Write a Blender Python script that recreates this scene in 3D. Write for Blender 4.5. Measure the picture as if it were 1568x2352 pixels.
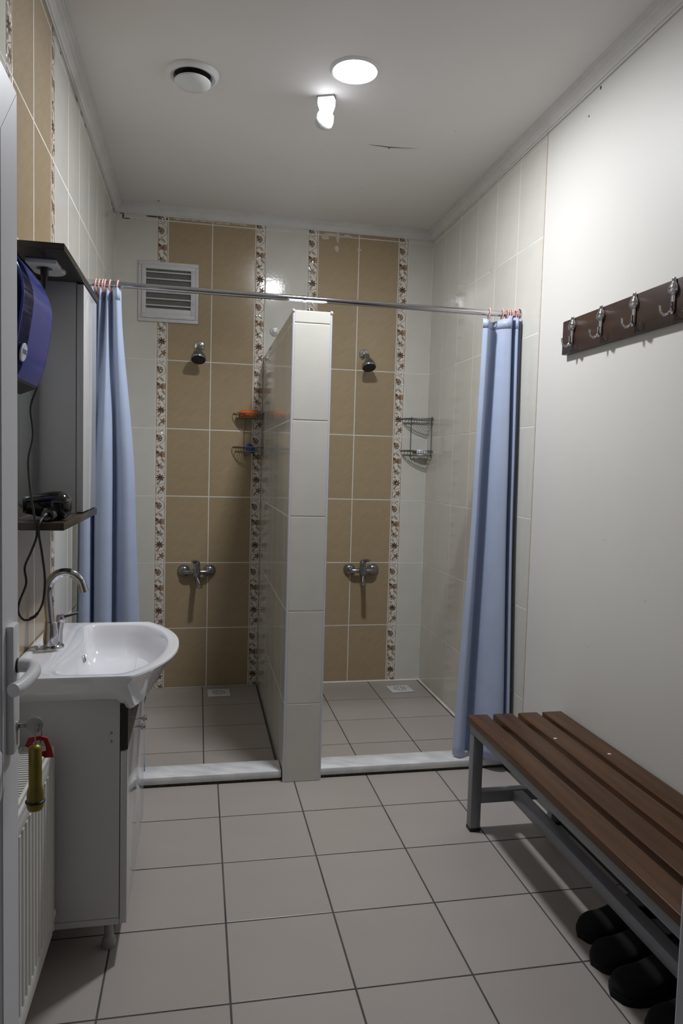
import bpy, bmesh, math, random
from mathutils import Vector, Matrix
random.seed(7)
PI = math.pi
scene = bpy.context.scene
for o in list(bpy.data.objects):
    bpy.data.objects.remove(o, do_unlink=True)
C = scene.collection

# ------------------------------------------------------------------ camera
F_PX, CAM = 1642.8, Vector((-0.0593, -4.3219, 1.3543))
YAW, PITCH, ROLL = 0.1978, -0.0646, 0.0270
fw = Vector((math.sin(YAW) * math.cos(PITCH), math.cos(YAW) * math.cos(PITCH), math.sin(PITCH)))
rt = Vector((math.cos(YAW), -math.sin(YAW), 0))
up = rt.cross(fw)
r2 = rt * math.cos(ROLL) + up * math.sin(ROLL)
u2 = -rt * math.sin(ROLL) + up * math.cos(ROLL)
cd = bpy.data.cameras.new('camera')
cd.sensor_fit = 'VERTICAL'
cd.sensor_height = 36.0
cd.sensor_width = 24.0
cd.lens = F_PX * 36.0 / 2352.0
cd.clip_start = 0.02
cam = bpy.data.objects.new('camera', cd)
C.objects.link(cam)
cam.matrix_world = Matrix(((r2.x, u2.x, -fw.x, CAM.x), (r2.y, u2.y, -fw.y, CAM.y), (r2.z, u2.z, -fw.z, CAM.z), (0, 0, 0, 1)))
scene.camera = cam

# ------------------------------------------------------------------ world, exposure
world = bpy.data.worlds.new('world')
scene.world = world
world.use_nodes = True
bgn = world.node_tree.nodes['Background']
bgn.inputs['Color'].default_value = (0.80, 0.86, 1.0, 1)
bgn.inputs['Strength'].default_value = 0.035
LAMP_STRENGTH = 520.0
LAMP_COLOR = (0.935, 0.955, 1.0)
vs = scene.view_settings
vs.view_transform = 'Standard'
vs.look = 'None'
vs.exposure = 0.0
vs.gamma = 1.0
vs.use_curve_mapping = False

# ------------------------------------------------------------------ dimensions (metres)
XL, XR = -0.545, 1.3395          # left / right wall
ZC = 2.80                        # ceiling
YF = -3.72                       # inner face of the door wall
TW, TH, TB = 0.25, 0.3947, 0.0609
Z0 = 0.3603                      # first horizontal joint of the wall tiles
PX0, PX1, PYF, PZ = 0.308, 0.472, -1.37, 1.985   # partition
S = 0.3219                       # floor tile pitch

# ------------------------------------------------------------------ materials
def srgb(r, g, b):
    f = lambda c: ((c / 255.0 + 0.055) / 1.055) ** 2.4 if c > 10 else c / 255.0 / 12.92
    return (f(r), f(g), f(b), 1.0)

def new_mat(name):
    m = bpy.data.materials.new(name)
    m.use_nodes = True
    nt = m.node_tree
    return m, nt, nt.nodes['Principled BSDF']

def mat(name, col, rough=0.5, metal=0.0, noise=0.0, nscale=30.0, bump=0.0, bscale=200.0, rand=0.0,
        stretch=None, coat=0.0, spec=0.5, dark=None):
    m, nt, b = new_mat(name)
    N, L = nt.nodes, nt.links
    b.inputs['Roughness'].default_value = rough
    b.inputs['Metallic'].default_value = metal
    b.inputs['Specular IOR Level'].default_value = spec
    b.inputs['Coat Weight'].default_value = coat
    b.inputs['Coat Roughness'].default_value = 0.08
    tc = N.new('ShaderNodeTexCoord')
    src = tc.outputs['Object']
    if stretch:
        mp = N.new('ShaderNodeMapping')
        mp.inputs['Scale'].default_value = stretch[:3]
        if len(stretch) > 3:
            m0 = N.new('ShaderNodeMapping')
            m0.inputs['Rotation'].default_value = stretch[3]
            L.new(src, m0.inputs['Vector'])
            src = m0.outputs['Vector']
        L.new(src, mp.inputs['Vector'])
        src = mp.outputs['Vector']
    nz = N.new('ShaderNodeTexNoise')
    nz.inputs['Scale'].default_value = nscale
    nz.inputs['Detail'].default_value = 5.0
    L.new(src, nz.inputs['Vector'])
    ramp = N.new('ShaderNodeValToRGB')
    ramp.color_ramp.elements[0].position = 0.3
    ramp.color_ramp.elements[1].position = 0.7
    c2 = dark if dark else tuple(c * (1 - noise) for c in col[:3]) + (1,)
    ramp.color_ramp.elements[0].color = c2
    ramp.color_ramp.elements[1].color = col
    L.new(nz.outputs['Fac'], ramp.inputs['Fac'])
    out = ramp.outputs['Color']
    if rand:
        oi = N.new('ShaderNodeObjectInfo')
        mr = N.new('ShaderNodeMapRange')
        mr.inputs['To Min'].default_value = 1 - rand
        mr.inputs['To Max'].default_value = 1 + rand
        L.new(oi.outputs['Random'], mr.inputs['Value'])
        hs = N.new('ShaderNodeHueSaturation')
        L.new(mr.outputs['Result'], hs.inputs['Value'])
        L.new(out, hs.inputs['Color'])
        out = hs.outputs['Color']
    L.new(out, b.inputs['Base Color'])
    if bump:
        n2 = N.new('ShaderNodeTexNoise')
        n2.inputs['Scale'].default_value = bscale
        n2.inputs['Detail'].default_value = 3.0
        L.new(src, n2.inputs['Vector'])
        bp = N.new('ShaderNodeBump')
        bp.inputs['Strength'].default_value = bump
        bp.inputs['Distance'].default_value = 0.002
        L.new(n2.outputs['Fac'], bp.inputs['Height'])
        L.new(bp.outputs['Normal'], b.inputs['Normal'])
    return m

M = {}
M['cream_tile'] = mat('cream_tile', (0.66, 0.645, 0.585, 1), 0.085, noise=0.06, nscale=9, bump=0.10, bscale=70, rand=0.02)
M['beige_tile'] = mat('beige_tile', (0.405, 0.312, 0.192, 1), 0.17, noise=0.11, nscale=12, bump=0.14, bscale=60, rand=0.035,
                      stretch=(1.0, 1.0, 6.0, (0, 0.62, 0)))
M['border_ground'] = mat('border_ground', (0.74, 0.70, 0.65, 1), 0.10, noise=0.05, nscale=40, bump=0.1, bscale=100)
M['flower_dark'] = mat('flower_dark', (0.095, 0.050, 0.026, 1), 0.10, noise=0.35, nscale=150)
M['flower_brown'] = mat('flower_brown', (0.26, 0.160, 0.095, 1), 0.10, noise=0.3, nscale=120)
M['flower_tan'] = mat('flower_tan', (0.43, 0.315, 0.21, 1), 0.12, noise=0.25, nscale=100)
M['leaf_olive'] = mat('leaf_olive', (0.36, 0.315, 0.22, 1), 0.12, noise=0.25, nscale=100)
M['grout_white'] = mat('grout_white', (0.80, 0.78, 0.72, 1), 0.8, noise=0.22, nscale=7)
M['grout_dark'] = mat('grout_dark', (0.045, 0.043, 0.042, 1), 0.85, noise=0.5, nscale=6, dark=(0.10, 0.094, 0.083, 1))
M['floor_tile'] = mat('floor_tile', (0.415, 0.374, 0.343, 1), 0.34, noise=0.05, nscale=5, bump=0.05, bscale=160, rand=0.025)
M['paint_wall'] = mat('paint_wall', (0.70, 0.685, 0.645, 1), 0.5, noise=0.035, nscale=2.5, bump=0.12, bscale=60)
M['ceiling_paint'] = mat('ceiling_paint', (0.77, 0.75, 0.735, 1), 0.7, noise=0.04, nscale=3, bump=0.08, bscale=40)
M['cornice'] = mat('cornice', (0.70, 0.69, 0.675, 1), 0.6, noise=0.1, nscale=9)
M['plaster'] = mat('plaster', (0.62, 0.55, 0.46, 1), 0.8, noise=0.2, nscale=60)
M['mould'] = mat('mould', (0.10, 0.09, 0.06, 1), 0.9, noise=0.6, nscale=80)
M['white_plastic'] = mat('white_plastic', (0.74, 0.745, 0.75, 1), 0.30, noise=0.02, nscale=20)
M['trim_plastic'] = mat('trim_plastic', (0.62, 0.64, 0.70, 1), 0.28, noise=0.03, nscale=20)
M['door_pvc'] = mat('door_pvc', (0.64, 0.645, 0.68, 1), 0.42, noise=0.03, nscale=12)
M['vent_plastic'] = mat('vent_plastic', (0.62, 0.62, 0.62, 1), 0.4, noise=0.06, nscale=30)
M['vent_mesh'] = mat('vent_mesh', (0.20, 0.20, 0.185, 1), 0.8, noise=0.6, nscale=420)
M['black'] = mat('black', (0.012, 0.012, 0.013, 1), 0.5, noise=0.3, nscale=40)
M['throat'] = mat('throat', (0.01, 0.01, 0.01, 1), 0.8, noise=0.3, nscale=40)
M['ceramic'] = mat('ceramic', (0.80, 0.80, 0.83, 1), 0.07, noise=0.01, nscale=6, coat=0.4)
M['chrome'] = mat('chrome', (0.62, 0.62, 0.64, 1), 0.10, 1.0, noise=0.08, nscale=25)
M['dull_chrome'] = mat('dull_chrome', (0.40, 0.40, 0.43, 1), 0.22, 1.0, noise=0.25, nscale=30)
M['wire'] = mat('wire', (0.30, 0.30, 0.29, 1), 0.28, 1.0, noise=0.3, nscale=60)
M['steel_paint'] = mat('steel_paint', (0.245, 0.25, 0.275, 1), 0.42, 0.25, noise=0.06, nscale=60)
M['marble'] = mat('marble', (0.86, 0.86, 0.85, 1), 0.2, noise=0.2, nscale=9, dark=(0.60, 0.61, 0.64, 1), stretch=(1.0, 2.6, 2.0, (0, 0, 0.5)))
M['curtain'] = None
M['ring_pink'] = mat('ring_pink', (0.78, 0.43, 0.40, 1), 0.35, noise=0.05, nscale=60)
M['lacquer_white'] = mat('lacquer_white', (0.64, 0.64, 0.65, 1), 0.09, noise=0.02, nscale=10)
M['side_board'] = mat('side_board', (0.60, 0.60, 0.60, 1), 0.42, noise=0.03, nscale=12)
M['wenge'] = mat('wenge', (0.030, 0.020, 0.014, 1), 0.28, noise=0.55, nscale=14, stretch=(18, 1.2, 18))
M['wenge_edge'] = mat('wenge_edge', (0.060, 0.044, 0.032, 1), 0.25, noise=0.3, nscale=14, stretch=(18, 1.2, 18))
M['radiator'] = mat('radiator', (0.68, 0.67, 0.63, 1), 0.34, noise=0.03, nscale=10)
M['bench_wood'] = mat('bench_wood', (0.092, 0.039, 0.0145, 1), 0.38, noise=0.45, nscale=5.5, bump=0.1, bscale=40, rand=0.12, stretch=(10, 0.7, 10), spec=0.28)
M['rack_wood'] = mat('rack_wood', (0.046, 0.020, 0.010, 1), 0.42, noise=0.5, nscale=5, stretch=(9, 0.9, 7))
M['brass'] = mat('brass', (0.29, 0.225, 0.04, 1), 0.4, 0.6, noise=0.2, nscale=60)
M['red_plastic'] = mat('red_plastic', (0.42, 0.012, 0.014, 1), 0.3, noise=0.1, nscale=40)
M['steel'] = mat('steel', (0.42, 0.40, 0.36, 1), 0.3, 0.9, noise=0.2, nscale=60)
M['mirror'] = mat('mirror', (0.80, 0.83, 0.80, 1), 0.02, 1.0)
M['orange'] = mat('orange', (0.72, 0.16, 0.012, 1), 0.35, noise=0.3, nscale=50, bump=0.3, bscale=300)
M['blue_gel'] = mat('blue_gel', (0.010, 0.075, 0.33, 1), 0.25, noise=0.3, nscale=50)
M['white_label'] = mat('white_label', (0.75, 0.77, 0.85, 1), 0.35, noise=0.06, nscale=60)
M['brown_cap'] = mat('brown_cap', (0.10, 0.065, 0.02, 1), 0.35, noise=0.2, nscale=60)
M['blue_print'] = mat('blue_print', (0.05, 0.20, 0.44, 1), 0.4, noise=0.05, nscale=60)
M['paper'] = mat('paper', (0.80, 0.80, 0.84, 1), 0.9, noise=0.03, nscale=60)
M['shoe_black'] = mat('shoe_black', (0.003, 0.003, 0.0035, 1), 0.95, noise=0.3, nscale=40)
M['shoe_inside'] = mat('shoe_inside', (0.004, 0.004, 0.004, 1), 0.9, noise=0.3, nscale=40)
M['leg_plastic'] = mat('leg_plastic', (0.38, 0.38, 0.36, 1), 0.35, noise=0.1, nscale=40)
M['dryer_black'] = mat('dryer_black', (0.005, 0.005, 0.006, 1), 0.10, noise=0.2, nscale=40, coat=0.5)
M['cable_black'] = mat('cable_black', (0.012, 0.012, 0.015, 1), 0.38, noise=0.2, nscale=40)

def curtain_mat():
    m, nt, b = new_mat('curtain_fabric')
    N, L = nt.nodes, nt.links
    tc = N.new('ShaderNodeTexCoord')
    nz = N.new('ShaderNodeTexNoise')
    nz.inputs['Scale'].default_value = 14
    L.new(tc.outputs['Object'], nz.inputs['Vector'])
    rp = N.new('ShaderNodeValToRGB')
    rp.color_ramp.elements[0].color = (0.49, 0.575, 0.765, 1)
    rp.color_ramp.elements[1].color = (0.55, 0.63, 0.80, 1)
    L.new(nz.outputs['Fac'], rp.inputs['Fac'])
    L.new(rp.outputs['Color'], b.inputs['Base Color'])
    b.inputs['Roughness'].default_value = 0.42
    b.inputs['Specular IOR Level'].default_value = 0.4
    tr = N.new('ShaderNodeBsdfTranslucent')
    L.new(rp.outputs['Color'], tr.inputs['Color'])
    mx = N.new('ShaderNodeMixShader')
    mx.inputs['Fac'].default_value = 0.25
    L.new(b.outputs['BSDF'], mx.inputs[1])
    L.new(tr.outputs['BSDF'], mx.inputs[2])
    bp = N.new('ShaderNodeBump')
    n2 = N.new('ShaderNodeTexNoise')
    n2.inputs['Scale'].default_value = 9
    n2.inputs['Detail'].default_value = 4
    L.new(tc.outputs['Object'], n2.inputs['Vector'])
    bp.inputs['Strength'].default_value = 0.25
    bp.inputs['Distance'].default_value = 0.012
    L.new(n2.outputs['Fac'], bp.inputs['Height'])
    L.new(bp.outputs['Normal'], b.inputs['Normal'])
    L.new(mx.outputs['Shader'], N['Material Output'].inputs['Surface'])
    return m
M['curtain'] = curtain_mat()

def tinted(name, col, alpha, rough=0.08):
    m, nt, b = new_mat(name)
    N, L = nt.nodes, nt.links
    b.inputs['Base Color'].default_value = col
    b.inputs['Roughness'].default_value = rough
    tr = N.new('ShaderNodeBsdfTransparent')
    tr.inputs['Color'].default_value = (min(1, col[0] * 2.4 + .12), min(1, col[1] * 2.4 + .12), min(1, col[2] * 1.4 + .25), 1)
    nz = N.new('ShaderNodeTexNoise')
    nz.inputs['Scale'].default_value = 5
    mr = N.new('ShaderNodeMapRange')
    mr.inputs['To Min'].default_value = alpha - .04
    mr.inputs['To Max'].default_value = alpha + .04
    L.new(nz.outputs['Fac'], mr.inputs['Value'])
    mx = N.new('ShaderNodeMixShader')
    L.new(mr.outputs['Result'], mx.inputs['Fac'])
    L.new(tr.outputs['BSDF'], mx.inputs[1])
    L.new(b.outputs['BSDF'], mx.inputs[2])
    L.new(mx.outputs['Shader'], N['Material Output'].inputs['Surface'])
    return m
M['blue_solid'] = tinted('blue_translucent_plastic', (0.058, 0.085, 0.42, 1), 0.90, 0.16)
M['blue_window'] = tinted('blue_smoked_window', (0.02, 0.035, 0.15, 1), 0.40, 0.05)
M['clear_edge'] = tinted('clear_plastic', (0.45, 0.5, 0.6, 1), 0.25, 0.1)

def emit(name, col, s):
    m = bpy.data.materials.new(name)
    m.use_nodes = True
    nt = m.node_tree
    nt.nodes.remove(nt.nodes['Principled BSDF'])
    e = nt.nodes.new('ShaderNodeEmission')
    e.inputs['Color'].default_value = col[:3] + (1,)
    e.inputs['Strength'].default_value = s
    nt.links.new(e.outputs['Emission'], nt.nodes['Material Output'].inputs['Surface'])
    return m
M['led'] = emit('led_diffuser', LAMP_COLOR, LAMP_STRENGTH)

# ------------------------------------------------------------------ mesh builder
class MB:
    def __init__(s):
        s.v, s.f, s.m = [], [], []
    def add(s, verts, faces, mi=0):
        o = len(s.v)
        s.v += [tuple(p) for p in verts]
        s.f += [tuple(i + o for i in f) for f in faces]
        s.m += [mi] * len(faces)
        return s
    def box(s, x0, x1, y0, y1, z0, z1, bev=0.0, mi=0, seg=2, mtx=None):
        bm = bmesh.new()
        bmesh.ops.create_cube(bm, size=1.0)
        for v in bm.verts:
            v.co = Vector(((x0 + x1) / 2 + v.co.x * (x1 - x0), (y0 + y1) / 2 + v.co.y * (y1 - y0), (z0 + z1) / 2 + v.co.z * (z1 - z0)))
        if bev:
            bmesh.ops.bevel(bm, geom=list(bm.edges), offset=bev, segments=seg, affect='EDGES', profile=0.5)
        return s.bm(bm, mi, mtx)
    def bm(s, bm, mi=0, mtx=None):
        bm.verts.index_update()
        vs = [(mtx @ v.co) if mtx else v.co.copy() for v in bm.verts]
        s.add(vs, [[v.index for v in f.verts] for f in bm.faces], mi)
        bm.free()
        return s
    def lathe(s, prof, o=(0, 0, 0), ax=(0, 0, 1), n=24, mi=0, cap0=True, cap1=True, ref=None, sx=1.0, sy=1.0):
        ax = Vector(ax).normalized()
        o = Vector(o)
        a = Vector(ref) if ref else (Vector((1, 0, 0)) if abs(ax.x) < 0.9 else Vector((0, 1, 0)))
        a = (a - ax * a.dot(ax)).normalized()
        b = ax.cross(a)
        vs, fs = [], []
        for r, h in prof:
            for i in range(n):
                t = 2 * PI * i / n
                vs.append(o + ax * h + a * (r * sx * math.cos(t)) + b * (r * sy * math.sin(t)))
        k = len(prof)
        for j in range(k - 1):
            for i in range(n):
                i2 = (i + 1) % n
                fs.append((j * n + i, j * n + i2, (j + 1) * n + i2, (j + 1) * n + i))
        if cap0:
            fs.append(tuple(range(n - 1, -1, -1)))
        if cap1:
            fs.append(tuple(range((k - 1) * n, k * n)))
        return s.add(vs, fs, mi)
    def tube(s, path, r, n=10, mi=0, closed=False, caps=True):
        P = [Vector(p) for p in path]
        k = len(P)
        R = r if isinstance(r, (list, tuple)) else [r] * k
        T = []
        for i in range(k):
            if closed:
                t = P[(i + 1) % k] - P[i - 1]
            else:
                t = P[min(i + 1, k - 1)] - P[max(i - 1, 0)]
            T.append(t.normalized())
        a = Vector((0, 0, 1)) if abs(T[0].z) < 0.9 else Vector((1, 0, 0))
        a = (a - T[0] * a.dot(T[0])).normalized()
        vs, fs = [], []
        for i in range(k):
            a = (a - T[i] * a.dot(T[i]))
            a = a.normalized() if a.length > 1e-6 else Vector((1, 0, 0))
            b = T[i].cross(a)
            for j in range(n):
                t = 2 * PI * j / n
                vs.append(P[i] + (a * math.cos(t) + b * math.sin(t)) * R[i])
        for i in range(k if closed else k - 1):
            i2 = (i + 1) % k
            for j in range(n):
                j2 = (j + 1) % n
                fs.append((i * n + j, i2 * n + j, i2 * n + j2, i * n + j2))
        if caps and not closed:
            fs.append(tuple(range(n)))
            fs.append(tuple(range((k - 1) * n + n - 1, (k - 1) * n - 1, -1)))
        return s.add(vs, fs, mi)
    def prism(s, prof, a0, a1, axis='y', mi=0):
        """closed 2-D profile extruded along an axis (profile in the two other axes, in xyz order)"""
        n = len(prof)
        def pt(p, a):
            return {'x': (a, p[0], p[1]), 'y': (p[0], a, p[1]), 'z': (p[0], p[1], a)}[axis]
        vs = [pt(p, a0) for p in prof] + [pt(p, a1) for p in prof]
        fs = [(i, (i + 1) % n, n + (i + 1) % n, n + i) for i in range(n)]
        fs += [tuple(range(n - 1, -1, -1)), tuple(range(n, 2 * n))]
        return s.add(vs, fs, mi)
    def mesh(s, name, mats, smooth=True, angle=35):
        me = bpy.data.meshes.new(name)
        me.from_pydata(s.v, [], s.f)
        for m in (mats if isinstance(mats, (list, tuple)) else [mats]):
            me.materials.append(M[m])
        me.polygons.foreach_set('material_index', s.m)
        bm = bmesh.new()
        bm.from_mesh(me)
        bmesh.ops.recalc_face_normals(bm, faces=bm.faces)
        bm.to_mesh(me)
        bm.free()
        if smooth:
            me.polygons.foreach_set('use_smooth', [True] * len(me.polygons))
            me.set_sharp_from_angle(angle=math.radians(angle))
        me.update()
        return me
    def build(s, name, mats, parent=None, smooth=True, angle=35, loc=None):
        o = bpy.data.objects.new(name, s.mesh(name, mats, smooth, angle))
        C.objects.link(o)
        if parent:
            o.parent = parent
        if loc:
            o.location = loc
        return o

def tag(o, label=None, cat=None, group=None, kind=None):
    if label:
        o['label'] = label
    if cat:
        o['category'] = cat
    if group:
        o['group'] = group
    if kind:
        o['kind'] = kind
    return o

def empty(name, loc, label=None, cat=None, group=None, kind=None):
    o = bpy.data.objects.new(name, None)
    o.empty_display_size = 0.05
    C.objects.link(o)
    o.location = loc
    return tag(o, label, cat, group, kind)

def inst(name, me, parent, loc, rot=(0, 0, 0)):
    o = bpy.data.objects.new(name, me)
    C.objects.link(o)
    o.parent = parent
    o.location = loc
    o.rotation_euler = rot
    return o

def rel(o, root):
    """parts are modelled in world coordinates: keep them there under a root Empty that stands elsewhere"""
    o.parent = root
    o.matrix_parent_inverse = Matrix.Translation(-Vector(root.location))
    return o

def part(mb, name, mats, root, **k):
    return rel(mb.build(name, mats, None, **k), root)

def subpart(mb, name, mats, par, root, **k):
    """a piece of a part: the parent's world offset is zero because parts are modelled in world coordinates"""
    o = mb.build(name, mats, None, **k)
    o.parent = par
    return o

# ------------------------------------------------------------------ tiles
tile_cache = {}
def tile_mesh(w, h, m):
    key = (round(w, 4), round(h, 4), m)
    if key not in tile_cache:
        b, t = 0.0012, 0.004
        x, z = w / 2, h / 2
        vs = [(-x + b, 0, -z + b), (x - b, 0, -z + b), (x - b, 0, z - b), (-x + b, 0, z - b),
              (-x, b * .4, -z), (x, b * .4, -z), (x, b * .4, z), (-x, b * .4, z),
              (-x, t, -z), (x, t, -z), (x, t, z), (-x, t, z)]
        fs = [(0, 1, 2, 3)]
        for i in range(4):
            j = (i + 1) % 4
            fs += [(4 + i, 4 + j, j, i), (8 + i, 8 + j, 4 + j, 4 + i)]
        fs.append((11, 10, 9, 8))
        mb = MB().add(vs, fs)
        tile_cache[key] = mb.mesh('tile', m, smooth=False)
    return tile_cache[key]

def floral_mesh():
    """raised vine, leaves and flowers of one border tile (u across 0..1, v down 0..1)"""
    w, h = TB - 0.0056, TH - 0.0056
    mb = MB()
    X = lambda u: (u - 0.5) * w
    Z = lambda v: (0.5 - v) * h
    def fan(cx, cz, pts, hgt, mi):
        n = len(pts)
        vs = [(cx, -hgt, cz)] + [(p[0], -0.0003, p[1]) for p in pts]
        mb.add(vs, [(0, 1 + i, 1 + (i + 1) % n) for i in range(n)], mi)
    def clampx(x):
        return max(-w / 2, min(w / 2, x))
    def flower(u, v, R, petals, mi, hgt=0.0014, sq=1.0, ph=0.0):
        cx, cz = X(u), Z(v)
        n = petals * 6
        pts = []
        for i in range(n):
            t = 2 * PI * i / n
            r = 1.22 * R * (0.70 + 0.30 * math.cos(petals * t))
            pts.append((clampx(cx + r * math.cos(t + ph)), cz + r * sq * math.sin(t + ph)))
        fan(cx, cz, pts, hgt, mi)
    def leaf(u, v, ln, wd, ang, mi):
        cx, cz = X(u), Z(v)
        pts = []
        for i in range(14):
            t = 2 * PI * i / 14
            a = 1.15 * ln / 2 * math.cos(t)
            b = 1.25 * wd / 2 * math.sin(t) * (1 - 0.35 * math.cos(t))
            pts.append((clampx(cx + a * math.cos(ang) - b * math.sin(ang)), cz + a * math.sin(ang) + b * math.cos(ang)))
        fan(cx, cz, pts, 0.0009, mi)
    def vine(pts, wd, mi):
        # smooth polyline ribbon with a raised middle line
        P = []
        for i in range(len(pts) - 1):
            p0, p1, p2, p3 = pts[max(i - 1, 0)], pts[i], pts[i + 1], pts[min(i + 2, len(pts) - 1)]
            for k in range(5):
                t = k / 5
                P.append(tuple(0.5 * (2 * p1[c] + (p2[c] - p0[c]) * t + (2 * p0[c] - 5 * p1[c] + 4 * p2[c] - p3[c]) * t * t
                                      + (3 * p1[c] - p0[c] - 3 * p2[c] + p3[c]) * t ** 3) for c in (0, 1)))
        P.append(pts[-1])
        Q = [Vector((X(u), Z(v))) for u, v in P]
        vs, fs = [], []
        for i, q in enumerate(Q):
            t = (Q[min(i + 1, len(Q) - 1)] - Q[max(i - 1, 0)]).normalized()
            nn = Vector((-t.y, t.x)) * wd * .65
            vs += [(clampx(q.x + nn.x), -0.0003, q.y + nn.y), (clampx(q.x), -0.0009, q.y), (clampx(q.x - nn.x), -0.0003, q.y - nn.y)]
        for i in range(len(Q) - 1):
            a = i * 3
            fs += [(a, a + 1, a + 4, a + 3), (a + 1, a + 2, a + 5, a + 4)]
        mb.add(vs, fs, mi)
    DK, BR, TN, OL = 0, 1, 2, 3
    for u in (0.025, 0.975):
        vine([(u, 0.0), (u, 0.5), (u, 1.0)], 0.0030, TN)
    vine([(0.20, 0.0), (0.38, 0.02), (0.55, 0.045)], 0.002, BR)
    leaf(0.66, 0.018, 0.012, 0.006, 0.6, TN)
    vine([(0.02, 0.035), (0.45, 0.05), (0.80, 0.09), (0.93, 0.14), (0.80, 0.19), (0.40, 0.235), (0.08, 0.27)], 0.0024, TN)
    flower(0.30, 0.145, 0.017, 7, BR, 0.0016)
    for a in range(6):
        t = -1.3 + a * 0.52
        flower(0.30 + 0.30 * math.cos(t), 0.145 + 0.045 * math.sin(t), 0.0042, 3, DK, 0.0012)
    leaf(0.12, 0.105, 0.014, 0.008, 1.0, DK)
    leaf(0.14, 0.275, 0.016, 0.011, 0.8, TN)
    leaf(0.56, 0.283, 0.028, 0.010, -0.75, OL)
    # band with a flower
    flower(0.50, 0.385, 0.030, 4, TN, 0.0008, 0.62, PI / 4)
    flower(0.50, 0.385, 0.026, 5, BR, 0.0012, 0.62)
    flower(0.18, 0.352, 0.010, 3, DK, 0.0012)
    flower(0.52, 0.392, 0.007, 5, DK, 0.0018)
    flower(0.10, 0.405, 0.012, 4, TN, 0.001)
    flower(0.88, 0.372, 0.012, 4, TN, 0.001)
    leaf(0.74, 0.475, 0.030, 0.011, -0.95, TN)
    leaf(0.16, 0.50, 0.030, 0.010, -1.2, TN)
    flower(0.42, 0.560, 0.0185, 6, OL, 0.0010)
    flower(0.34, 0.548, 0.0085, 4, DK, 0.0018)
    leaf(0.72, 0.575, 0.016, 0.009, 0.3, TN)
    vine([(0.62, 0.56), (0.74, 0.62), (0.86, 0.66), (0.97, 0.70)], 0.0022, TN)
    leaf(0.30, 0.640, 0.015, 0.007, -0.3, TN)
    vine([(0.12, 0.63), (0.26, 0.66), (0.36, 0.70)], 0.002, BR)
    flower(0.46, 0.735, 0.0225, 8, DK, 0.0015, 0.85)
    flower(0.50, 0.750, 0.0150, 7, BR, 0.0021, 0.8)
    leaf(0.30, 0.812, 0.024, 0.011, 1.1, TN)
    vine([(0.96, 0.81), (0.66, 0.83), (0.34, 0.855), (0.12, 0.895), (0.06, 0.94), (0.14, 0.975)], 0.0024, TN)
    flower(0.70, 0.903, 0.0170, 5, BR, 0.0014)
    leaf(0.34, 0.950, 0.022, 0.010, 1.3, OL)
    leaf(0.60, 0.965, 0.010, 0.005, 0.4, TN)
    return mb.mesh('floral_relief', ['flower_dark', 'flower_brown', 'flower_tan', 'leaf_olive'], smooth=False)
FLORAL = floral_mesh()
cut_cache = {}
def floral_cut(h):
    """the relief trimmed to a border tile that was cut to height h"""
    if h > TH - 0.012:
        return FLORAL
    key = round(h, 4)
    if key not in cut_cache:
        bm = bmesh.new()
        bm.from_mesh(FLORAL)
        z = (TH - 0.0056) / 2 - h
        bmesh.ops.bisect_plane(bm, geom=bm.verts[:] + bm.edges[:] + bm.faces[:], plane_co=(0, 0, z), plane_no=(0, 0, -1), clear_outer=True)
        for v in bm.verts:
            v.co.z -= (z + (TH - 0.0056) / 2) / 2
        me = FLORAL.copy()
        bm.to_mesh(me)
        bm.free()
        cut_cache[key] = me
    return cut_cache[key]
G = 0.0055   # joint width

def tile_wall(parent, cols, rows, place, rot, gx=G):
    """cols: list of (a0, a1, kind); rows: list of (z0, z1)"""
    for a0, a1, kind in cols:
        for z0, z1 in rows:
            w, h = a1 - a0 - gx, z1 - z0 - G
            if w < 0.006 or h < 0.006:
                continue
            m = {'c': 'cream_tile', 'b': 'beige_tile', 'd': 'border_ground'}[kind]
            nm = 'border_tile' if kind == 'd' else 'tile'
            o = inst(nm, tile_mesh(w, h, m), parent, place((a0 + a1) / 2, (z0 + z1) / 2), rot)
            if kind == 'd':
                inst('floral_relief', floral_cut(h), o, (0, 0, 0))

ZT = 2.752            # underside of the cornice
ROWS = [(0.0, Z0)] + [(Z0 + k * TH, Z0 + (k + 1) * TH) for k in range(6)] + [(Z0 + 6 * TH, ZC - 0.01)]

def struct(name, mb, m, **k):
    o = mb.build(name, m, None, smooth=False)
    o['kind'] = 'structure'
    return o

# back wall
wb = struct('wall_back', MB().box(XL - 0.1, XR + 0.1, 0.0006, 0.12, -0.05, ZC + 0.05), 'grout_white')
xs = [(XL + .001, -0.25 - TB, 'c'), (-0.25 - TB, -0.25, 'd'), (-0.25, 0, 'b'), (0, 0.25, 'b'), (0.25, 0.25 + TB, 'd'), (0.25 + TB, 0.5 + TB, 'c'),
      (0.5 + TB, 0.5 + 2 * TB, 'd'), (0.5 + 2 * TB, 0.75 + 2 * TB, 'b'), (0.75 + 2 * TB, 1 + 2 * TB, 'b'), (1 + 2 * TB, 1 + 3 * TB, 'd'), (1 + 3 * TB, XR - .001, 'c')]
tile_wall(wb, xs, ROWS, lambda a, z: (a, 0.0, z), (0, 0, 0))

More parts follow.
